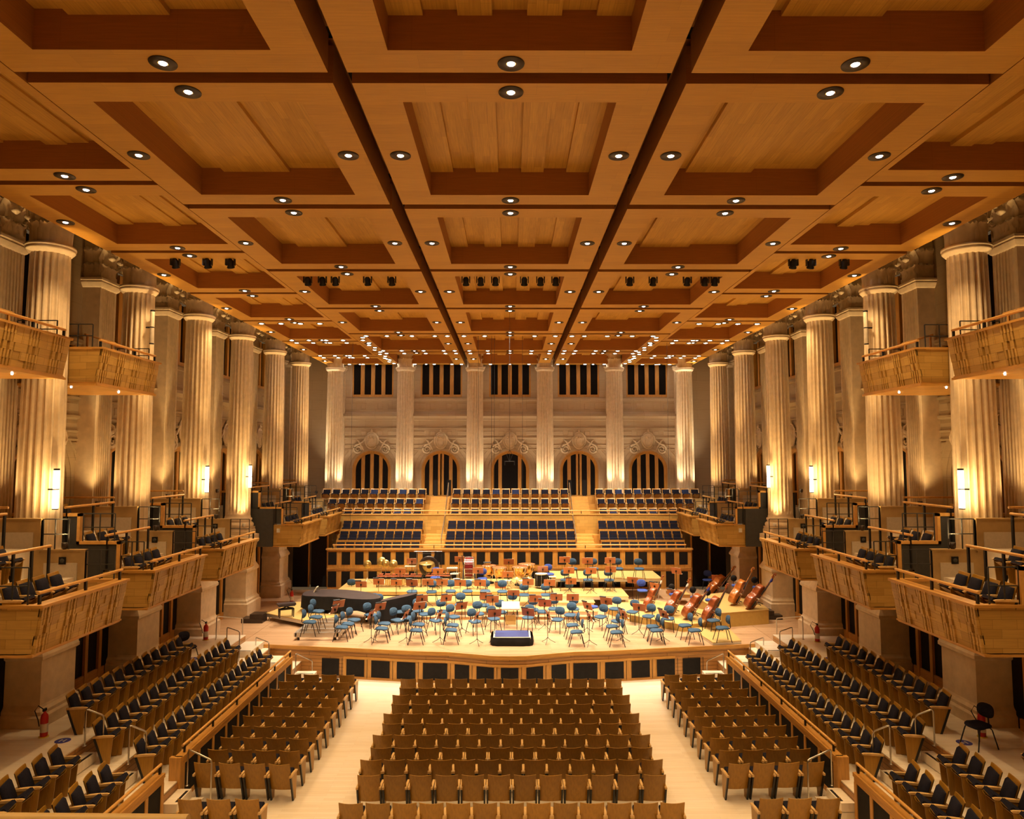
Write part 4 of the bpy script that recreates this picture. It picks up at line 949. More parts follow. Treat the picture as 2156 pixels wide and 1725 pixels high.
# ================================================================ MUSICIANS' CHAIRS AND STANDS
def make_chair(fab='blue_fabric'):
    """faces local -y, origin on the floor under the seat"""
    t = thing('orchestra_chair', '', 'chair')
    def pad(w1, w2, d, z, th):
        rows = []
        for i in range(9):
            a = PI*(i/8-.5); y = -d/2*math.sin(a)*1.0
            rows.append(y)
        mb = MB(); out = []
        for k in range(28):
            a = 2*PI*k/28; cx, sy = math.cos(a), math.sin(a)
            x = (abs(cx)**.55)*(1 if cx > 0 else -1)*(w1 if sy < 0 else w2)/2; y = (abs(sy)**.6)*(1 if sy > 0 else -1)*d/2
            out.append((x, y))
        rr = [[(x*f, y*f, z+dz-.03*(1 if y < 0 else 0)*(abs(y)/(d/2))**2) for x, y in out] for f, dz in ((.9, 0), (1, th*.3), (1, th*.7), (.93, th), (.5, th+.004))]
        mb.grid(rr, True, True); mb.add(rr[-1], [tuple(range(28))]); mb.add(rr[0], [tuple(range(27, -1, -1))]); return mb
    pad(.50, .44, .46, .47, .06).obj('seat', fab, t)
    b = MB(); out = []
    for k in range(24):
        a = 2*PI*k/24; cx, sy = math.cos(a), math.sin(a)
        out.append(((abs(cx)**.75)*(1 if cx > 0 else -1)*.215, (abs(sy)**.8)*(1 if sy > 0 else -1)*.155))
    rr = []
    for f, dy in ((.85, .03), (1, .02), (1, -.005), (.9, -.025), (.4, -.032)):
        rr.append([(x*f, .235+dy+.05*(1-(x/.22)**2)*.6-.03+(z*f)*.12, .80+z*f) for x, z in out])
    b.grid(rr[::-1], True, True); b.add(rr[-1], [tuple(range(24))]); b.add(rr[0], [tuple(range(23, -1, -1))]); b.obj('backrest', fab, t)
    for sx in (-1, 1):
        for sy, yy in ((-1, -.30), (1, .28)):
            m = MB(); m.tube([(sx*.16, sy*.14, .47), (sx*.19, sy*.18, .42), (sx*.245, yy, .0)], .0145, 6); m.obj('leg', 'black_metal', t)
    m = MB(); m.tube([(0, .10, .455), (0, .27, .455), (0, .30, .50), (0, .275, .78)], .017, 6); m.obj('back_bracket', 'black_metal', t)
    return t
CH = Proto(make_chair); CO = Proto(lambda: make_chair('blue_office')); CN = Proto(lambda: make_chair('navy'))
def zone(x, y):
    """height of the stage or riser under a point"""
    if y > 34.6 and -6.9 < x < 2.0: return 1.7
    if 33.0 < y <= 34.6 and -6.5 < x < 3.9: return 1.5
    if 31.75 < y <= 33.0 and -4.4 < x < 3.9: return 1.36
    if 31.35 < y <= 31.75 and -4.2 < x < 3.7: return 1.22
    return 1.1
def put_chair(px, py, h, z=None, proto=None, lab='', grp='blue orchestra chairs on the stage'):
    zz = 1.1 if z is None else z
    for _ in range(4):
        q = P(px, py, z=zz+.53); z2 = zone(q.x, q.y) if z is None else z
        if abs(z2-zz) < .001: break
        zz = z2
    (proto or CH).put((q.x, q.y, zz), math.radians(h), lab, grp)
    return q
SIDE = lambda q: 'left' if q[0] < 1050 else 'right'
# (origin of crop, scale) -> frame pixels
A7 = lambda x, y: (600+x/7.7, 1230+y/7.7)
B7 = lambda x, y: (840+x/7.7, 1230+y/7.7)
C7 = lambda x, y: (1080+x/7.7, 1230+y/7.7)
D6 = lambda x, y: (1320+x/6.74, 1160+y/6.74)
E7 = lambda x, y: (1060+x/7.7, 1130+y/7.7)
chairs = [(A7(400, 600), 90, 1.42), (A7(500, 520), 80, 1.42), (A7(530, 425), 75, 1.42), (A7(725, 375), 35, None), (A7(920, 685), 90, None), (A7(1020, 630), 85, None), (A7(1115, 565), 65, None),
          (A7(1385, 485), 50, None), (A7(1565, 705), 90, None), (A7(1610, 625), 85, None), (A7(1820, 570), 55, None), (A7(1870, 430), 15, None), (A7(2000, 530), 30, None), (A7(1530, 335), 20, 1.1), (A7(2110, 720), 90, None)]
chairs = chairs[:-1]+[(B7(280, 735), 90, None), (B7(315, 640), 80, None), (B7(845, 730), 90, None), (B7(870, 650), 80, None), (B7(590, 575), 50, None), (B7(410, 472), 30, None), (B7(700, 430), 20, None), (B7(880, 515), 40, None),
          (B7(995, 265), 0, None), (B7(1285, 465), 12, None), (B7(1225, 590), 35, None), (B7(1530, 545), 25, None), (B7(1650, 440), 10, None), (B7(1380, 275), 0, None), (B7(1840, 265), 0, None), (B7(310, 370), 15, None),
          (B7(215, 105), 0, None), (B7(530, 110), 0, None), (B7(840, 100), 5, None), (B7(1110, 100), 5, None), (B7(1400, 100), 0, None), (B7(1675, 105), 0, None), (B7(2030, 110), 0, None), (A7(1060, 75), 0, None), (A7(1430, 100), 0, None),
          (C7(530, 110), 0, None), (C7(910, 115), -5, None), (C7(250, 525), -15, None), (C7(490, 430), -10, None), (C7(330, 300), 0, None), (C7(660, 285), -5, None), (C7(985, 285), -5, None), (C7(725, 560), -30, None),
          (C7(930, 485), -20, None), (C7(1655, 385), -30, None), (C7(1940, 435), -35, None), (C7(1425, 515), -40, None), (C7(1700, 585), -60, None), (C7(1610, 670), -85, None), (C7(1680, 765), -90, None),
          (C7(965, 650), -85, None), (C7(1030, 760), -90, None), (D6(310, 915), -40, None), (D6(590, 945), -20, None), (D6(365, 1060), -85, None), (D6(420, 1115), -90, None), (D6(825, 1045), -80, None),
          (D6(960, 1115), -90, None), (D6(1230, 975), -75, None), (D6(1355, 1080), -90, 1.22),
          (E7(1120, 505), 0, 2.1), (E7(1460, 505), 0, 2.1), (E7(1860, 505), 0, 2.1), ((1345.5, 1196), 0, 2.1), (E7(1000, 690), 0, 1.65), (E7(1370, 690), 0, 1.65), (E7(1710, 690), 0, 1.65)]
fc = {0: 'facing the podium', 1: 'turned to the right', 2: 'facing right', -1: 'turned to the left', -2: 'facing left'}
order = sorted(range(len(chairs)), key=lambda i: chairs[i][0][0])
rank = {i: r for r, i in enumerate(order)}
def band(y): return 'at the front of the stage' if y > 1318 else 'in the second arc' if y > 1297 else 'in the third arc' if y > 1275 else 'mid stage' if y > 1255 else 'on the rear risers' if y > 1232 else 'on the raised right platforms'
bands = {}
for i, ((px, py), h, z) in enumerate(chairs): bands.setdefault(band(py), []).append((px, i))
cl = {}
def nth(k, n):
    w_ = ORD[k] if k < 20 else 'twenty-'+ORD[k-20]
    return w_+' from the left'
for b_, lst in bands.items():
    for r, (px, i) in enumerate(sorted(lst)): cl[i] = 'blue padded orchestra chair %s, %s' % (b_, nth(r, len(lst)))
for i, ((px, py), h, z) in enumerate(chairs): put_chair(px, py, h, z, lab=cl[i])
for px, py, h, z, lab in ((1320+215/6.74, 1160+550/6.74, 0, 1.35, 'royal blue padded chair beside the lowest double bass platform'), (1320+1140/6.74, 1160+400/6.74, -20, 1.1, 'royal blue padded chair in the dark right passage behind the basses'),
                     (1060+740/7.7, 1130+595/7.7, 10, 1.7, 'royal blue chair behind the black field drum'), (800+1660/7.7, 1130+670/7.7, 0, 1.7, 'royal blue chair between the bass drum and kettledrums'),
                     (800+900/7.7, 1130+650/7.7, 0, 1.7, 'royal blue chair behind the xylophone')):
    put_chair(px, py, h, z, CO, lab, 'royal blue chairs on the stage')
for px, py, lab, h in ((395, 1362, 'dark padded chair behind the far end of the left terrace seats', 60), (2060, 1526, 'dark padded chair beside the extinguisher on the right terrace', -75)):
    q = P(px, py, z=1.42+.5); CN.put((q.x, q.y, 1.42), math.radians(h), lab, 'stewards chairs on the terraces')
def make_stand(dm='desk_wood', lampbar=True):
    """music stand, desk reads towards local +y (player), back of desk towards -y"""
    t = thing('music_stand', '', 'music stand')
    d = MB(); d.M = Matrix.Translation((0, 0, 1.06)) @ Matrix.Rotation(.36, 4, 'X')
    d.box(-.26, .26, -.006, .006, -.155, .165); d.obj('desk', dm, t)
    l = MB(); l.M = Matrix.Translation((0, 0, 1.06)) @ Matrix.Rotation(.36, 4, 'X'); l.box(-.26, .26, 0, .07, -.165, -.15); l.box(-.06, .26, -.004, .004, .150, .172); l.obj('ledge', 'cream_edge', t)
    if lampbar:
        l = MB(); l.M = Matrix.Translation((0, 0, 1.06)) @ Matrix.Rotation(.36, 4, 'X'); l.box(-.26, .02, -.03, .03, .172, .205); l.obj('desk_lamp', 'black_metal', t)
    c = MB(); c.box(-.03, .03, -.05, .0, 1.0, 1.08); c.obj('clamp', 'black_metal', t)
    p = MB(); p.tube([(0, -.02, .18), (0, -.02, 1.04)], .012, 6); p.obj('pole', 'black_metal', t)
    b = MB()
    for k in range(3):
        a = 2*PI*k/3+PI/2; x, y = math.cos(a), math.sin(a)
        b.tube([(0, -.02, .22), (.1*x, .1*y-.02, .12), (.26*x, .26*y-.02, .03), (.30*x, .30*y-.02, .01)], .010, 5)
    b.obj('tripod', 'black_metal', t)
    return t
MS = Proto(make_stand); MS2 = Proto(lambda: make_stand(lampbar=False)); MSR = Proto(lambda: make_stand('red_desk'))
F3 = lambda x, y: (500+x/3.593, 1130+y/3.593)
G3 = lambda x, y: (1050+x/3.317, 1130+y/3.317)
stands = [(F3(935, 362), 0), (F3(1068, 342), 0), (F3(1202, 348), 0), (F3(1320, 350), 0), (F3(1440, 345), 0), (F3(1548, 345), 0), (F3(1685, 352), 0), (F3(1836, 352), 0), (F3(1990, 370), 0), (F3(2088, 430), 0), (F3(1880, 450), 0), (F3(1930, 475), 10),
          (F3(1395, 470), 30), (F3(1580, 465), 30), (F3(1375, 525), 35), (F3(1695, 525), 35), (F3(765, 510), 40), (F3(1080, 530), 45), (F3(1945, 580), 15), (F3(1231, 262), 0), (F3(1320, 187), 0), (F3(1517, 265), 0), (F3(1680, 172), 0), (F3(1820, 258), 0),
          (F3(2052, 192), 0), (F3(2045, 288), 0), (F3(735, 550), 75), (F3(1275, 590), 78), (F3(1530, 590), 78), (F3(1810, 600), 76), (F3(1010, 590), 78),
          (G3(460, 162), 0), (G3(620, 170), 0), (G3(778, 168), 0), (G3(308, 228), 0), (G3(490, 238), 0), (G3(645, 240), 0), (G3(782, 230), 0), (G3(205, 318), 0), (G3(355, 323), 0), (G3(505, 313), 0), (G3(935, 305), -20),
          (G3(255, 435), 0), (G3(403, 425), 0), (G3(517, 425), 0), (G3(322, 465), -8), (G3(750, 450), -30), (G3(620, 485), -55), (G3(205, 528), -25), (G3(980, 495), -30), (G3(1240, 240), -40), (G3(1215, 395), -45), (G3(1525, 290), -20),
          (G3(1090, 345), -50), (G3(345, 545), -78), (G3(635, 560), -80), (G3(870, 540), -70), (G3(1150, 540), -65)]
def sband(y): return 'at the front' if y > 1285 else 'in the inner arcs' if y > 1252 else 'on the middle risers' if y > 1218 else 'on the rear risers' if y > 1196 else 'at the very back'
bs = {}
for i, ((px, py), h) in enumerate(stands): bs.setdefault(sband(py), []).append((px, i))
sl = {}
for b_, lst in bs.items():
    for r, (px, i) in enumerate(sorted(lst)): sl[i] = 'wooden music stand %s of the stage, %s' % (b_, nth(r, len(lst)))
for i, ((px, py), h) in enumerate(stands):
    zz = 1.1
    if py < 1196: zz = 1.7 if px < 1160 else 2.1
    elif py < 1216 and px >= 1150: zz = 1.65
    else:
        for _ in range(4):
            q = P(px, py, z=zz+1.06); zz = zone(q.x, q.y)
    q = P(px, py, z=zz+1.06)
    pr_ = MSR if i == 45 else (MS if (py > 1222 and i % 5 != 4) else MS2)
    pr_.put((q.x, q.y, zz), math.radians(-h if False else h), sl[i], 'wooden music stands on the stage')
# ================================================================ RISERS AND PLATFORMS
def platform(name, label, poly, z0, z1, top='platform_yellow', side='alu', legs=None, grp=None, skirt=.16):
    t = thing(name, label, 'platform', (0, 0, 0), 0, grp)
    m = MB(); m.prism(poly, z1-.03, z1); m.obj('top', top, t)
    m = MB(); n = len(poly); cx = sum(p[0] for p in poly)/n; cy = sum(p[1] for p in poly)/n
    ins = [(a+(cx-a)*.01, b+(cy-b)*.01) for a, b in poly]
    m.prism(ins, max(z0, z1-skirt), z1-.03); m.obj('side_frame', side, t)
    if legs:
        for a, b in ins:
            a += (cx-a)*.06; b += (cy-b)*.06
            m = MB(); m.tube([(a, b, z0), (a, b, z1-skirt)], .03, 6); m.obj('leg', 'alu', t)
    return t
def rectp(x0, x1, y0, y1): return [(x0, y0), (x1, y0), (x1, y1), (x0, y1)]
platform('orchestra_riser', 'lowest long orchestra riser across the middle of the stage', rectp(-4.2, 3.7, 31.35, 31.75), 1.1, 1.22, 'stage_floor', 'siding')
platform('orchestra_riser', 'second long orchestra riser, yellow boards, behind the lowest', rectp(-4.4, 3.9, 31.75, 33.0), 1.1, 1.36, 'platform_yellow', 'stage_floor', skirt=.3)
platform('orchestra_riser', 'third long orchestra riser, below the woodwind chairs', rectp(-6.5, 3.9, 33.0, 34.6), 1.1, 1.5, 'platform_yellow', 'stage_floor', skirt=.4)
platform('orchestra_riser', 'rear orchestra riser carrying the percussion before the panelled wall', rectp(-8.35, 2.0, 34.6, 38.3), 1.1, 1.7, 'platform_yellow', 'platform_yellow', legs=1)
platform('raised_platform', 'raised yellow platform at right rear, lower of two on folding legs', rectp(2.1, 5.55, 33.67, 35.85), 1.1, 1.65, 'platform_yellow', 'alu', legs=1, grp='raised platforms at right rear')
platform('raised_platform', 'raised yellow platform at right rear, higher of two against the panelled wall', rectp(2.1, 7.6, 35.9, 38.4), 1.1, 2.1, 'platform_yellow', 'alu', legs=1, grp='raised platforms at right rear')
platform('raised_platform', 'small wooden step unit at the right end of the raised platforms', rectp(7.7, 8.6, 34.4, 35.6), 1.1, 1.6, 'platform_yellow', 'siding')
platform('bass_platform', 'low yellow platform under the front double basses', [(4.3, 32.6), (5.2, 30.9), (6.95, 29.1), (8.7, 29.8), (8.9, 31.6), (6.6, 34.6), (5.0, 34.0)], 1.1, 1.38, 'platform_yellow', 'platform_side', skirt=.3)
platform('bass_platform', 'high yellow boxed platform under the two rightmost double basses', [(8.71, 29.8), (10.93, 30.5), (11.05, 31.6), (10.2, 34.4), (8.6, 33.6)], 1.1, 1.7, 'platform_yellow', 'platform_side', skirt=.7)
platform('low_platform', 'low aluminium edged platform under one chair at right front', [(7.3, 29.4), (7.55, 27.0), (8.7, 27.25), (8.85, 29.3)], 1.1, 1.22, 'platform_yellow', 'alu')
platform('piano_platform', 'wheeled aluminium stage platform under the piano stool and keyboard', [(-10.45, 31.2), (-8.4, 29.75), (-7.2, 30.5), (-7.6, 33.6), (-9.9, 33.6)], 1.1, 1.42, 'platform_yellow', 'alu', legs=1)
t = platform('riser_frame', 'open aluminium riser frame at left front under three chairs', [(-8.25, 27.75), (-6.7, 28.0), (-6.5, 30.3), (-8.2, 29.7)], 1.14, 1.42, 'alu', 'alu')
for o in list(t.children): bpy.data.objects.remove(o, do_unlink=True)
for k in range(5):
    y = 27.8+.6*k; m = MB(); m.box(-8.2, -6.55, y, y+.1, 1.22+(.03 if k else 0), 1.40); m.obj('beam', 'alu', t)
for x in (-8.25, -6.62):
    m = MB(); m.box(x, x+.1, 27.8, 30.3, 1.24, 1.38); m.obj('side_rail', 'alu', t)
for x, y in ((-8.1, 27.9), (-6.7, 27.9), (-8.1, 30.2), (-6.7, 30.2)):
    m = MB(); m.tube([(x, y, 1.1), (x, y, 1.24)], .05, 8); m.obj('wheel', 'black_metal', t)
for sg, x in ((-1, -10.9), (1, 11.35)):
    t = thing('dark_step_unit', 'dark brown two-step unit at the %s edge of the stage platforms' % SD[sg], 'steps', (x, 31.0 if sg < 0 else 31.6, 1.1))
    m = MB(); m.box(-.45, .45, -.3, .3, 0, .18); m.box(-.1*1, .45, -.28, .3, .18, .36) if sg < 0 else m.box(-.45, .1, -.28, .3, .18, .36); m.obj('steps', 'lamp_dark', t)
# ---- conductor's podium, desk
t = thing('conductor_podium', 'conductor podium with blue carpet top and black cloth skirt at stage front', 'podium', (.09, 0, 1.1))
m = MB(); rows = []
for z, g in ((0, 0), (.12, .02), (.2, .0), (.30, -.02)):
    row = []
    for k in range(40):
        a = 2*PI*k/40; cx, sy = math.cos(a), math.sin(a); wv = .012*math.sin(k*2.1)
        row.append((((abs(cx)**.35)*(1 if cx > 0 else -1)*(.80+g+wv)), 27.55+(abs(sy)**.35)*(1 if sy > 0 else -1)*(.62+g+wv), z))
    rows.append(row)
m.grid(rows, True, True); m.obj('skirt', 'black_cloth', t)
m = MB(); m.box(-.70, .70, 27.02, 28.1, .24, .30); m.obj('edge', 'cream_edge', t)
m = MB(); m.box(-.64, .64, 27.08, 28.05, .30, .312); m.obj('carpet', 'podium_mat', t)
t = thing('score_desk', 'wide pale conductor score desk on thin black legs behind the podium', 'desk', (.045, 29.6, 1.1))
m = MB(); m.M = Matrix.Translation((0, .35, .86)) @ Matrix.Rotation(.22, 4, 'X'); m.box(-.37, .37, -.36, .42, -.015, .015); m.box(-.37, .37, -.38, -.35, -.015, .05); m.obj('top', 'white_paint', t)
for x in (-.26, .26):
    m = MB(); m.tube([(x, -.1, 0), (x, .0, .8)], .014, 6); m.tube([(x, .6, 0), (x, .6, .9)], .014, 6); m.obj('leg', 'black_metal', t)
m = MB(); m.box(-.22, .22, .28, .30, .12, .5); m.obj('front_board', 'platform_yellow', t)
# ---- grand piano under a black cover, second covered instrument, stool
t = thing('covered_grand_piano', 'grand piano under a black quilted cover at left of the orchestra', 'piano', (0, 0, 0))
top = [(-8.95, 31.5), (-8.95, 32.6), (-7.8, 32.85), (-6.6, 32.4), (-5.75, 31.6), (-5.5, 30.9), (-5.9, 30.55), (-6.7, 30.7), (-7.5, 31.1), (-8.2, 31.2)]
top = [(a, b-.15) for a, b in top]
import itertools
cx = sum(p[0] for p in top)/len(top); cy = sum(p[1] for p in top)/len(top)
def dense(poly, n=6):
    out = []
    N_ = len(poly)
    for i in range(N_):
        p0, p1, p2, p3 = poly[i-1], poly[i], poly[(i+1) % N_], poly[(i+2) % N_]
        for k in range(n):
            u = k/n
            out.append(tuple(.5*((2*p1[d])+(-p0[d]+p2[d])*u+(2*p0[d]-5*p1[d]+4*p2[d]-p3[d])*u*u+(-p0[d]+3*p1[d]-3*p2[d]+p3[d])*u**3) for d in (0, 1)))
    return out
dn = dense(top)
m = MB(); m.prism(dn, 2.13, 2.15); m.obj('cover_top', 'cloth_sheen', t)
m = MB(); rows = []
for z, g in ((2.14, 1.0), (2.08, 1.015), (1.85, 1.02), (1.62, 1.03)):
    rows.append([(cx+(a-cx)*(g+.008*math.sin(i*1.7)), cy+(b-cy)*(g+.012*math.sin(i*1.3)), z-(.05*math.sin(i*.9) if z < 1.7 else 0)) for i, (a, b) in enumerate(dn)])
m.grid(rows, True, True); m.obj('cover_skirt', 'black_cloth', t)
for x, y in ((-8.6, 31.6), (-8.5, 32.2), (-6.1, 31.0)):
    m = MB(); zl = 1.42 if x < -7.5 else 1.1; m.tube([(x, y, zl+.06), (x, y, 1.8)], [.04, .075], 8); m.lathe([(.05, 0), (.05, .07)], 10, (x, y, zl)); m.obj('leg', 'black_metal', t)
m = MB(); m.tube([(-7.4, 31.3, 1.5), (-7.4, 31.3, 1.8)], .05, 6); m.box(-7.5, -7.2, 31.2, 31.4, 1.45, 1.52); m.obj('pedal_lyre', 'black_metal', t)
t = thing('covered_keyboard', 'upright box-shaped keyboard instrument under a black cloth beside the piano', 'keyboard', (-4.75, 30.95, 1.1))
m = MB(); rows = []
bp4 = [(-.72, .05), (-.55, -.35), (.62, .1), (.62, .62), (-.1, .45)]
for z, g in ((0, 1.03), (.5, 1.0), (.98, .99), (1.02, .97)):
    rows.append([(a*(g+.02*math.sin(i*2+z*3)), b*g, z+(.14*a if z > .9 else 0)) for i, (a, b) in enumerate(dense(bp4, 5))])
m.grid(rows, False, True); m.obj('cover_skirt', 'black_cloth', t); m = MB(); m.add([(a, b, c+.005) for a, b, c in rows[-1]], [tuple(range(len(rows[-1])))]); m.obj('cover_top', 'cloth_sheen', t)
q = P(603, 1270, z=2.0)
t = thing('piano_stool', 'black padded piano stool on the platform left of the piano', 'stool', (q.x, q.y, 1.42), .5)
m = MB(); m.box(-.36, .36, -.2, .2, .50, .58); m.box(-.33, .33, -.17, .17, .46, .50); m.obj('seat', 'cloth_sheen', t)
m = MB(); m.box(-.3, .3, -.15, .15, .32, .36); m.tube([(-.25, 0, .36), (.2, 0, .47)], .02, 6); m.tube([(.25, 0, .36), (-.2, 0, .47)], .02, 6); m.obj('scissor_lift', 'black_metal', t)
for sx, sy in itertools.product((-1, 1), (-1, 1)):
    m = MB(); m.tube([(sx*.28, sy*.13, 0), (sx*.28, sy*.13, .34)], [.018, .028], 8); m.obj('leg', 'black_metal', t)
q = P(660, 1238, z=2.3); t = thing('sheet_rest', 'small pinkish wooden rest leaning on the covered piano', 'music rest', (q.x, q.y-.1, 2.0))
m = MB(); m.M = Matrix.Rotation(.5, 4, 'Y'); m.box(-.02, .02, -.15, .15, 0, .42); m.obj('board', 'cream_edge', t)
# ---- double basses
def make_bass(dm, cloth=None):
    """neck along +z local, back of the body at +y; origin at the endpin"""
    t = thing('double_bass', '', 'double bass')
    half = [(0, .10), (.12, .105), (.24, .14), (.315, .24), (.34, .38), (.325, .50), (.27, .60), (.225, .67), (.205, .74), (.215, .81), (.25, .88), (.265, .96), (.25, 1.05), (.20, 1.13), (.12, 1.19), (.05, 1.22)]
    out = half+[(-x, z) for x, z in half[::-1]][:-1]
    m = MB(); rows = []
    for g, y in ((.90, -.135), (.985, -.125), (1.0, -.11), (.97, -.10), (.97, .09), (1.0, .10), (.985, .115), (.85, .14), (.5, .16)):
        rows.append([(x*g, y*(1 if z < .9 or y < 0 else .8), .66+(z-.66)*(g*.4+.6 if g > .95 else g)) for x, z in out])
    m.grid(rows, True, True); m.add(rows[0], [tuple(range(len(out)-1, -1, -1))]); m.add(rows[-1], [tuple(range(len(out)))]); m.obj('body', dm, t)
    for sx in (-1, 1):
        f = MB(); f.tube([(sx*.10, -.14, .58), (sx*.13, -.142, .62), (sx*.11, -.142, .70), (sx*.13, -.142, .78), (sx*.10, -.14, .80)], .008, 5); f.obj('sound_hole', 'black_metal', t)
    m = MB(); m.tube([(0, -.16, 1.18), (0, -.17, 1.66)], [.03, .022], 8); m.obj('neck', dm, t)
    m = MB(); m.add([(-.045, -.20, .86), (.045, -.20, .86), (.025, -.195, 1.66), (-.025, -.195, 1.66), (-.045, -.175, .86), (.045, -.175, .86), (.025, -.18, 1.66), (-.025, -.18, 1.66)], [(0, 1, 2, 3), (0, 4, 5, 1), (1, 5, 6, 2), (2, 6, 7, 3), (3, 7, 4, 0)]); m.obj('fingerboard', 'grey_panel', t)
    m = MB(); m.box(-.075, .075, -.21, -.13, .62, .64); m.box(-.06, .06, -.24, -.2, .63, .655); m.obj('bridge', 'cream_edge', t)
    m = MB(); m.add([(-.02, -.19, .20), (.02, -.19, .20), (.045, -.2, .52), (-.045, -.2, .52), (-.02, -.15, .20), (.02, -.15, .20), (.045, -.17, .52), (-.045, -.17, .52)], [(0, 1, 2, 3), (0, 4, 5, 1), (1, 5, 6, 2), (2, 6, 7, 3), (3, 7, 4, 0)]); m.obj('tailpiece', 'black_metal', t)
    m = MB()
    for k in range(4): m.tube([(-.03+.02*k, -.2, .5), (-.036+.024*k, -.245, .655), (-.02+.013*k, -.2, 1.66)], .004, 4)
    m.obj('strings', 'steel', t)
    m = MB(); sp = [(0, -.17-.0, 1.64), (0, -.15, 1.74), (0, -.12, 1.82), (0, -.13, 1.88), (0, -.18, 1.90), (0, -.21, 1.86), (0, -.18, 1.83)]
    m.tube(sp, [.028, .035, .034, .03, .028, .024, .03], 8); m.obj('scroll', dm, t)
    for z, sx in ((1.70, 1), (1.70, -1), (1.77, 1), (1.77, -1)):
        g = MB(); g.tube([(0, -.14, z), (sx*.09, -.14, z+.01)], .008, 5); g.box(sx*.08, sx*.12, -.16, -.12, z-.005, z+.025); g.obj('tuning_peg', 'brass', t)
    m = MB(); m.tube([(0, 0, 0), (0, 0, .12)], .008, 6); m.obj('endpin', 'steel', t)
    if cloth:
        m = MB(); m.tube([(0, -.18, 1.48), (0, -.19, 1.56), (0, -.18, 1.66)], [.03, .055, .035], 8); m.obj('wrap', cloth, t)
    return t
BR = Proto(lambda: make_bass('bass_brown')); BO = Proto(lambda: make_bass('bass_orange')); BW = Proto(lambda: make_bass('bass_brown', 'white_paint')); BB = Proto(lambda: make_bass('bass_brown', 'sign_blue'))
# foot pixel, scroll pixel, platform height
for j, (fp, sp, z, pr_, lab) in enumerate([((262, 870), (470, 340), 1.38, BW, 'red-brown double bass with white-wrapped scroll, leftmost of the basses'), ((560, 925), (855, 375), 1.38, BW, 'dark red double bass second from the left, pale wrapped neck'),
        ((800, 975), (1165, 425), 1.38, BB, 'brown double bass with blue-wrapped neck, third from the left'), ((1090, 1025), (1385, 450), 1.38, BR, 'dark red double bass nearest the camera, fourth from the left'),
        ((1140, 640), (1495, 200), 1.38, BO, 'orange double bass half hidden behind a music stand'), ((1470, 775), (1750, 220), 1.7, BO, 'orange double bass on the high platform, second from the right'),
        ((1680, 830), (2055, 305), 1.7, BB, 'brown double bass with blue-wrapped neck at far right')]):
    f = P(*D6(*fp), z=z); dep = f.y
    sq = P(*D6(*sp), y=dep+.15)
    v = (sq-f); o = pr_.put(f, 0, lab, 'double basses resting on their stools')
    zax = v.normalized(); ya = Vector((-.80, .60, 0)); ya = (ya-zax*ya.dot(zax)).normalized(); xa = ya.cross(zax)
    M = Matrix((xa, ya, zax)).transposed().to_4x4(); sc_ = v.length/1.88
    M.translation = f; o.matrix_world = M @ Matrix.Scale(sc_, 4)
def make_bstool():
    t = thing('bass_stool', '', 'stool'); m = MB(); m.lathe([(.0, .0), (.15, .01), (.17, .05), (.15, .10), (.0, .12)], 18, (0, 0, .68), cap=False); m.obj('seat', 'blue_office', t)
    m = MB(); rr = []
    m.lathe([(.0, -.05), (.12, -.04), (.145, 0), (.12, .04), (0, .05)], 16, (0, .2, 1.02), ax='Y', cap=False); m.obj('back_pad', 'black_panel', t)
    m = MB(); m.tube([(0, .1, .68), (0, .26, .72), (0, .25, .95)], .015, 6); m.tube([(0, 0, .1), (0, 0, .68)], .025, 8); m.obj('post', 'black_metal', t)
    m = MB()
    for k in range(5): a = 2*PI*k/5; m.tube([(0, 0, .12), (.28*math.cos(a), .28*math.sin(a), .02)], .018, 6)
    m.obj('base', 'black_metal', t); return t
BSP = Proto(make_bstool)
for j, ((x, y), z, lab) in enumerate([((635, 515), 1.38, 'leftmost'), ((935, 555), 1.38, 'second from the left'), ((1145, 590), 1.38, 'third from the left'), ((1515, 390), 1.7, 'second from the right'), ((1810, 415), 1.7, 'rightmost')]):
    q = P(*D6(x, y), z=z+1.02); BSP.put((q.x, q.y-.2, z), 0, 'round padded bass stool with black back pad, %s of the bass stools' % lab, 'bass stools behind the double basses')
q = P(1080+1300/7.7, 1230+370/7.7, z=1.7); t = thing('swivel_stool', 'low blue swivel stool between the cellos and the folding platform', 'stool', (q.x, q.y, 1.1))
m = MB(); m.lathe([(0, .56), (.2, .56), (.22, .60), (.2, .64), (0, .65)], 20, cap=False); m.obj('seat', 'blue_office', t)
m = MB(); m.tube([(0, 0, .05), (0, 0, .56)], .025, 8)
for k in range(5): a = 2*PI*k/5; m.tube([(0, 0, .1), (.26*math.cos(a), .26*math.sin(a), .02)], .018, 6)
m.obj('base', 'black_metal', t)
# ---- percussion
ZP = 1.7
def at(px, py, z, y=None): return P(px, py, y=y) if y else P(px, py, z=z)
g = P(903, 1192, y=37.6)
t = thing('gong', 'large round gong with dark rim hanging in a frame behind the percussion', 'gong', (g.x, 37.6, g.z))
m = MB(); m.lathe([(.0, -.05), (.14, -.05), (.16, -.02), (.40, -.02), (.43, .0), (.43, .02), (0, .03)], 36, ax='Y', cap=False); m.obj('disc', 'gong_gold', t)
m = MB(); m.lathe([(.33, -.035), (.46, -.03), (.52, .0), (.50, .08), (.44, .08)], 36, ax='Y', cap=False); m.lathe([(0, -.07), (.10, -.068), (.13, -.05)], 24, ax='Y', cap=False); m.obj('rim', 'lamp_dark', t)
m = MB(); m.tube([(-.62, .1, ZP-g.z), (-.62, .1, .62), (.62, .1, .62), (.62, .1, ZP-g.z)], .02, 8); m.tube([(-.3, .1, .62), (-.25, .05, .4)], .008, 4); m.tube([(.3, .1, .62), (.25, .05, .4)], .008, 4); m.obj('frame', 'black_metal', t)
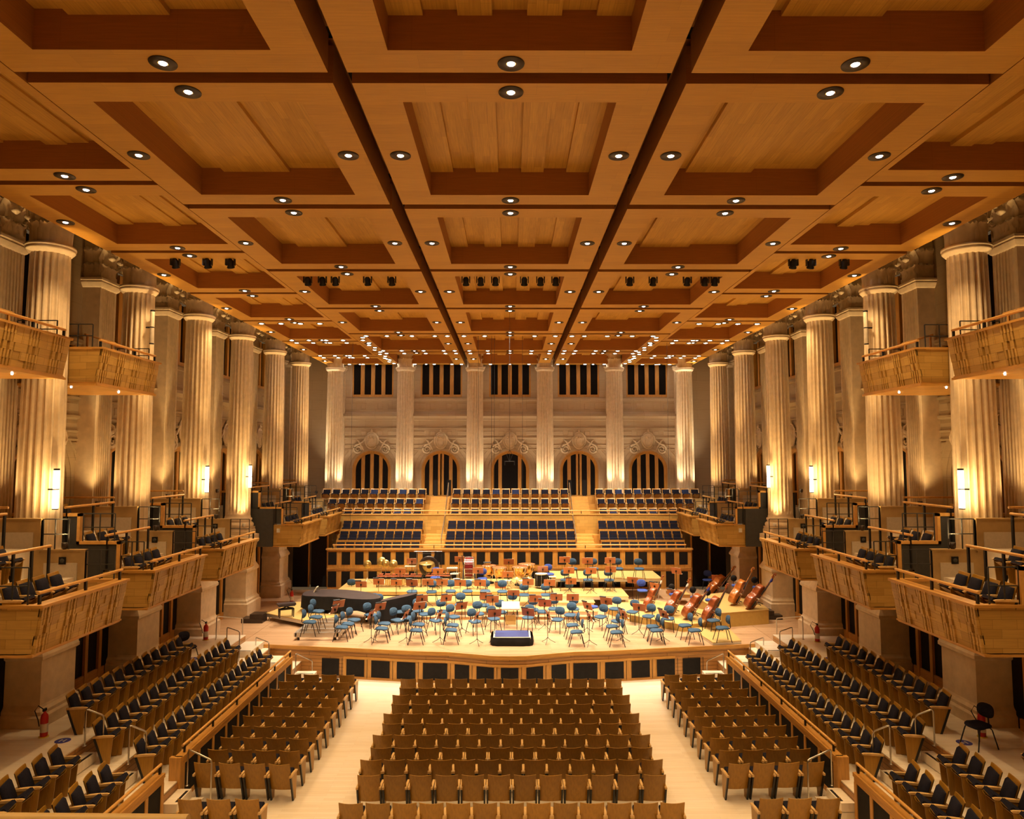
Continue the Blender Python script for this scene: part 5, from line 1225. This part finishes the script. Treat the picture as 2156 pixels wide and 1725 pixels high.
def cymbal(px, py, y, r, tilt, lab, zp=ZP, dark=False):
    q = P(px, py, y=y); t = thing('cymbal', lab, 'cymbal', (q.x, y, q.z), 0, 'cymbals on stands')
    m = MB(); m.M = Matrix.Rotation(tilt, 4, 'X'); m.lathe([(.0, .05), (.05, .04), (.07, .02), (r*.6, .01), (r, -.005), (r, -.009), (.07, .008), (0, .03)], 30, cap=False); m.obj('plate', 'gong_gold', t)
    m = MB(); m.tube([(0, .02, zp-q.z+.2), (0, .02, 0)], .012, 6)
    for k in range(3): a = 2*PI*k/3+.5; m.tube([(0, .02, zp-q.z+.3), (.28*math.cos(a), .28*math.sin(a), zp-q.z+.01)], .01, 5)
    m.obj('stand', 'steel', t)
cymbal(773.5, 1189, 36.8, .21, 1.45, 'brass cymbal turned to face the hall, leftmost of the percussion')
cymbal(803, 1183, 37.4, .24, 1.35, 'upright brass cymbal, second from the left of the percussion')
cymbal(812, 1187, 37.2, .20, 1.4, 'upright brass cymbal overlapping the one behind it')
cymbal(828, 1188, 37.0, .22, 1.3, 'tilted bronze cymbal, third group from the left')
cymbal(898, 1186, 36.6, .40, .12, 'flat suspended cymbal in front of the gong')
cymbal(1088, 1217, 35.6, .24, .2, 'small flat cymbal below the right kettledrum')
cymbal(1112, 1216, 35.9, .22, .1, 'small flat cymbal left of the black field drum')
def bars(px0, px1, py, y, n, mat, lab, name, z0):
    a = P(px0, py, y=y); b = P(px1, py, y=y); t = thing(name, lab, name.replace('_', ' '), ((a.x+b.x)/2, y, z0)); w_ = b.x-a.x; h = a.z-z0
    for row in (0, 1):
        for k in range(n):
            if row and k % 7 in (2, 6): continue
            x = -w_/2+w_*(k+.5)/n+(w_/n*.5 if row else 0); hl = .24-.12*k/n
            m = MB(); m.box(x-w_/n*.4, x+w_/n*.4, -hl+(.3 if row else 0), hl*.6+(.3 if row else 0), h+.05*row, h+.03+.05*row); m.obj('bar', mat, t)
    m = MB(); m.box(-w_/2-.05, w_/2+.05, -.3, -.26, h-.08, h+.0); m.box(-w_/2-.05, w_/2+.05, .42, .46, h-.08, h); m.box(-w_/2-.05, -w_/2, -.3, .46, h-.08, h); m.box(w_/2, w_/2+.05, -.2, .4, h-.08, h)
    for sx in (-1, 1): m.tube([(sx*w_/2, -.2, 0), (sx*w_/2, -.2, h)], .02, 6); m.tube([(sx*w_/2, .35, 0), (sx*w_/2, .35, h)], .02, 6)
    m.obj('frame', 'black_metal', t)
    m = MB()
    for k in range(0, n): x = -w_/2+w_*(k+.5)/n; m.tube([(x, -.05, h-.08), (x, -.05, h-.5+.35*abs(k/n-.4))], w_/n*.33, 8)
    m.obj('resonator_tubes', 'brass', t)
bars(795, 888, 1214, 36.0, 24, 'bar_red', 'long marimba with red-brown bars behind the left music stands', 'marimba', ZP)
bars(897, 948, 1213, 36.2, 18, 'bar_red', 'shorter xylophone beside the marimba, right of it', 'xylophone', ZP)
q = P(988, 1195, y=36.9); t = thing('bass_drum', 'large concert bass drum, red shell and chrome hoops, turned sideways', 'drum', (q.x, 36.9, q.z))
m = MB(); m.lathe([(.50, -.22), (.50, .22)], 36, ax='X', cap=False); m.obj('shell', 'drum_red', t)
m = MB(); m.lathe([(0, -.235), (.50, -.225)], 36, ax='X', cap=False); m.lathe([(0, .235), (.50, .225)], 36, ax='X', cap=False); m.obj('drumhead', 'drum_skin', t)
m = MB()
for x in (-.24, .2): m.lathe([(.52, x), (.535, x), (.535, x+.05), (.52, x+.05)], 36, ax='X', cap=False)
for k in range(14): a = 2*PI*k/14; m.tube([(-.2, .53*math.cos(a), .53*math.sin(a)), (.2, .53*math.cos(a), .53*math.sin(a))], .010, 5)
m.obj('hoops', 'chrome', t)
m = MB(); h = ZP-q.z; m.tube([(-.3, -.5, h), (-.3, -.1, 0), (-.3, .5, h)], .022, 6); m.tube([(.3, -.5, h), (.3, -.1, 0), (.3, .5, h)], .022, 6); m.tube([(-.3, 0, .0), (-.38, 0, .62)], .02, 6); m.tube([(.3, 0, -.3), (-.3, 0, -.3)], .02, 6); m.obj('cradle', 'black_metal', t)
def timp(px, py, y, r, lab):
    q = P(px, py, y=y); t = thing('kettledrum', lab, 'drum', (q.x, y, q.z), 0, 'copper kettledrums'); h = ZP-q.z
    m = MB(); m.lathe([(r, 0), (r*.98, -.12), (r*.86, -.32), (r*.55, -.5), (r*.2, -.56), (0, -.57)], 30, cap=False); m.obj('bowl', 'copper', t)
    m = MB(); m.lathe([(0, .01), (r*1.02, .008)], 30, cap=False); m.obj('skin', 'timp_skin', t)
    m = MB(); m.lathe([(r*1.02, -.02), (r*1.06, -.02), (r*1.06, .02), (r*1.02, .02)], 30, cap=False)
    for k in range(4): a = PI/4+PI/2*k; m.tube([(r*1.06*math.cos(a), r*1.06*math.sin(a), 0), (r*.9*math.cos(a), r*.9*math.sin(a), -.35), (r*.4*math.cos(a), r*.4*math.sin(a), h+.08)], .014, 6)
    m.obj('hoop_and_struts', 'chrome', t)
    m = MB(); m.lathe([(.25, 0), (.25, .06), (.1, .1)], 16, (0, 0, h)); m.obj('base', 'black_metal', t)
timp(1030, 1191, 36.9, .36, 'copper kettledrum, leftmost and rearmost of four'); timp(1052, 1195, 36.3, .37, 'copper kettledrum, second of four from the left')
timp(1094, 1194, 36.3, .39, 'copper kettledrum, third of four from the left'); timp(1109, 1188, 36.9, .42, 'largest copper kettledrum, rightmost of four')
def snare(px, py, y, r, h, sh, lab, zp=ZP):
    q = P(px, py, y=y); t = thing('drum', lab, 'drum', (q.x, y, q.z), 0, 'small drums')
    m = MB(); m.lathe([(r, -h), (r, 0)], 24, cap=False); m.obj('shell', sh, t)
    m = MB(); m.lathe([(0, .005), (r, .003)], 24, cap=False); m.obj('drumhead', 'drum_skin', t)
    m = MB()
    for z in (-h, -.03): m.lathe([(r, z), (r+.012, z), (r+.012, z+.035), (r, z+.035)], 24, cap=False)
    for k in range(8): a = 2*PI*k/8; m.tube([((r+.012)*math.cos(a), (r+.012)*math.sin(a), -h), ((r+.012)*math.cos(a), (r+.012)*math.sin(a), 0)], .006, 4)
    hh = zp-q.z
    if hh < -h-.1:
        m.tube([(0, 0, -h), (0, 0, hh+.2)], .014, 6)
        for k in range(3): a = 2*PI*k/3; m.tube([(0, 0, hh+.25), (.25*math.cos(a), .25*math.sin(a), hh+.01)], .012, 5)
    m.obj('hardware', 'chrome', t)
snare(1139.5, 1208, 35.6, .30, .62, 'black_panel', 'tall black field drum with white head right of the kettledrums')
snare(1068, 1223, 35.3, .19, .15, 'chrome', 'small snare drum in the centre behind the woodwind stands'); snare(1100, 1223, 35.3, .19, .15, 'drum_skin', 'second small snare drum, right of the first')
snare(988, 1222, 35.4, .19, .14, 'chrome', 'snare drum in front of the bass drum'); snare(961, 1219, 35.6, .17, .12, 'drum_skin', 'shallow drum left of the bass drum')
for px, py, y, w_, lab, mt in ((952, 1196, 36.8, .55, 'percussion table with white cloth and beaters', 'white_paint'), (957, 1208, 36.4, .42, 'small lower white percussion table', 'white_paint'), (864, 1192, 37.2, .55, 'pink felt-topped percussion tray beside the gong', 'cream_edge'),
                           (1163, 1214, 36.0, .35, 'pink felt-topped tray right of the field drum', 'cream_edge'), (1026, 1184, 37.2, .4, 'dark beater tray behind the left kettledrum', 'grey_panel')):
    q = P(px, py, y=y); t = thing('percussion_table', lab, 'table', (q.x, y, q.z)); h = ZP-q.z
    m = MB(); m.box(-w_/2, w_/2, -.18, .18, -.025, 0); m.obj('top', mt, t)
    m = MB()
    for sx in (-1, 1):
        for sy in (-1, 1): m.tube([(sx*(w_/2-.04), sy*.14, h), (sx*(w_/2-.04), sy*.14, -.02)], .012, 6)
    m.obj('leg_frame', 'steel', t)
    if mt == 'white_paint':
        m = MB()
        for k in range(4): m.tube([(-w_/2+.1+k*.1, -.1, .03), (-w_/2+.2+k*.1, .1, .03)], .012, 5); m.lathe([(0, -.03), (.03, 0), (0, .03)], 8, (-w_/2+.1+k*.1, -.1, .035), cap=False)
        m.obj('beaters', 'drum_skin', t)
q = P(900, 1161.5, y=37.2); t = thing('chime_rack', 'horizontal steel bar rack with a black cloth hanging at its right end', 'rack', (q.x, 37.2, q.z)); h = ZP-q.z
m = MB(); m.tube([(-.7, 0, 0), (.75, 0, 0)], .02, 8); m.tube([(-.55, .0, 0), (-.55, 0, h)], .016, 6); m.tube([(.6, 0, 0), (.6, 0, h)], .016, 6); m.obj('frame', 'steel', t)
m = MB(); m.grid([[(.36+.05*k+.02*math.sin(k*2+r), -.03-.02*math.cos(k+r), -.0-.08*r-(.05*k if r == 4 else 0)) for k in range(8)] for r in range(5)]); m.obj('cloth', 'black_cloth', t)
for px, py, lab in ((533, 1103, 'left'), (517, 1093, 'left'), (1610, 1096, 'right'), (1627, 1100, 'right')):
    pass
# exit sign plates and thermostat plates on the pedestals
for sg in (-1, 1):
    t = thing('sign_plate', 'small dark green sign plate on the big %s stage pedestal' % SD[sg], 'sign', (sg*11.66, CY0+CP*3-.55, 3.9))
    MB().box(-.01*sg, .02*sg, -.09, .09, -.11, .11).obj('plate', 'sign_green', t)
    m = MB(); m.box(-.022*sg, -.0105*sg, -.05, .05, -.03, .03); m.obj('pictogram', 'white_paint', t)
    t = thing('wall_switch', 'small white switch plate on the %s stage-side balcony box' % SD[sg], 'switch', (sg*10.62, 33.05, 4.75)); MB().box(-.07, .07, -.02, .07, -.09, .09).obj('plate', 'white_paint', t)
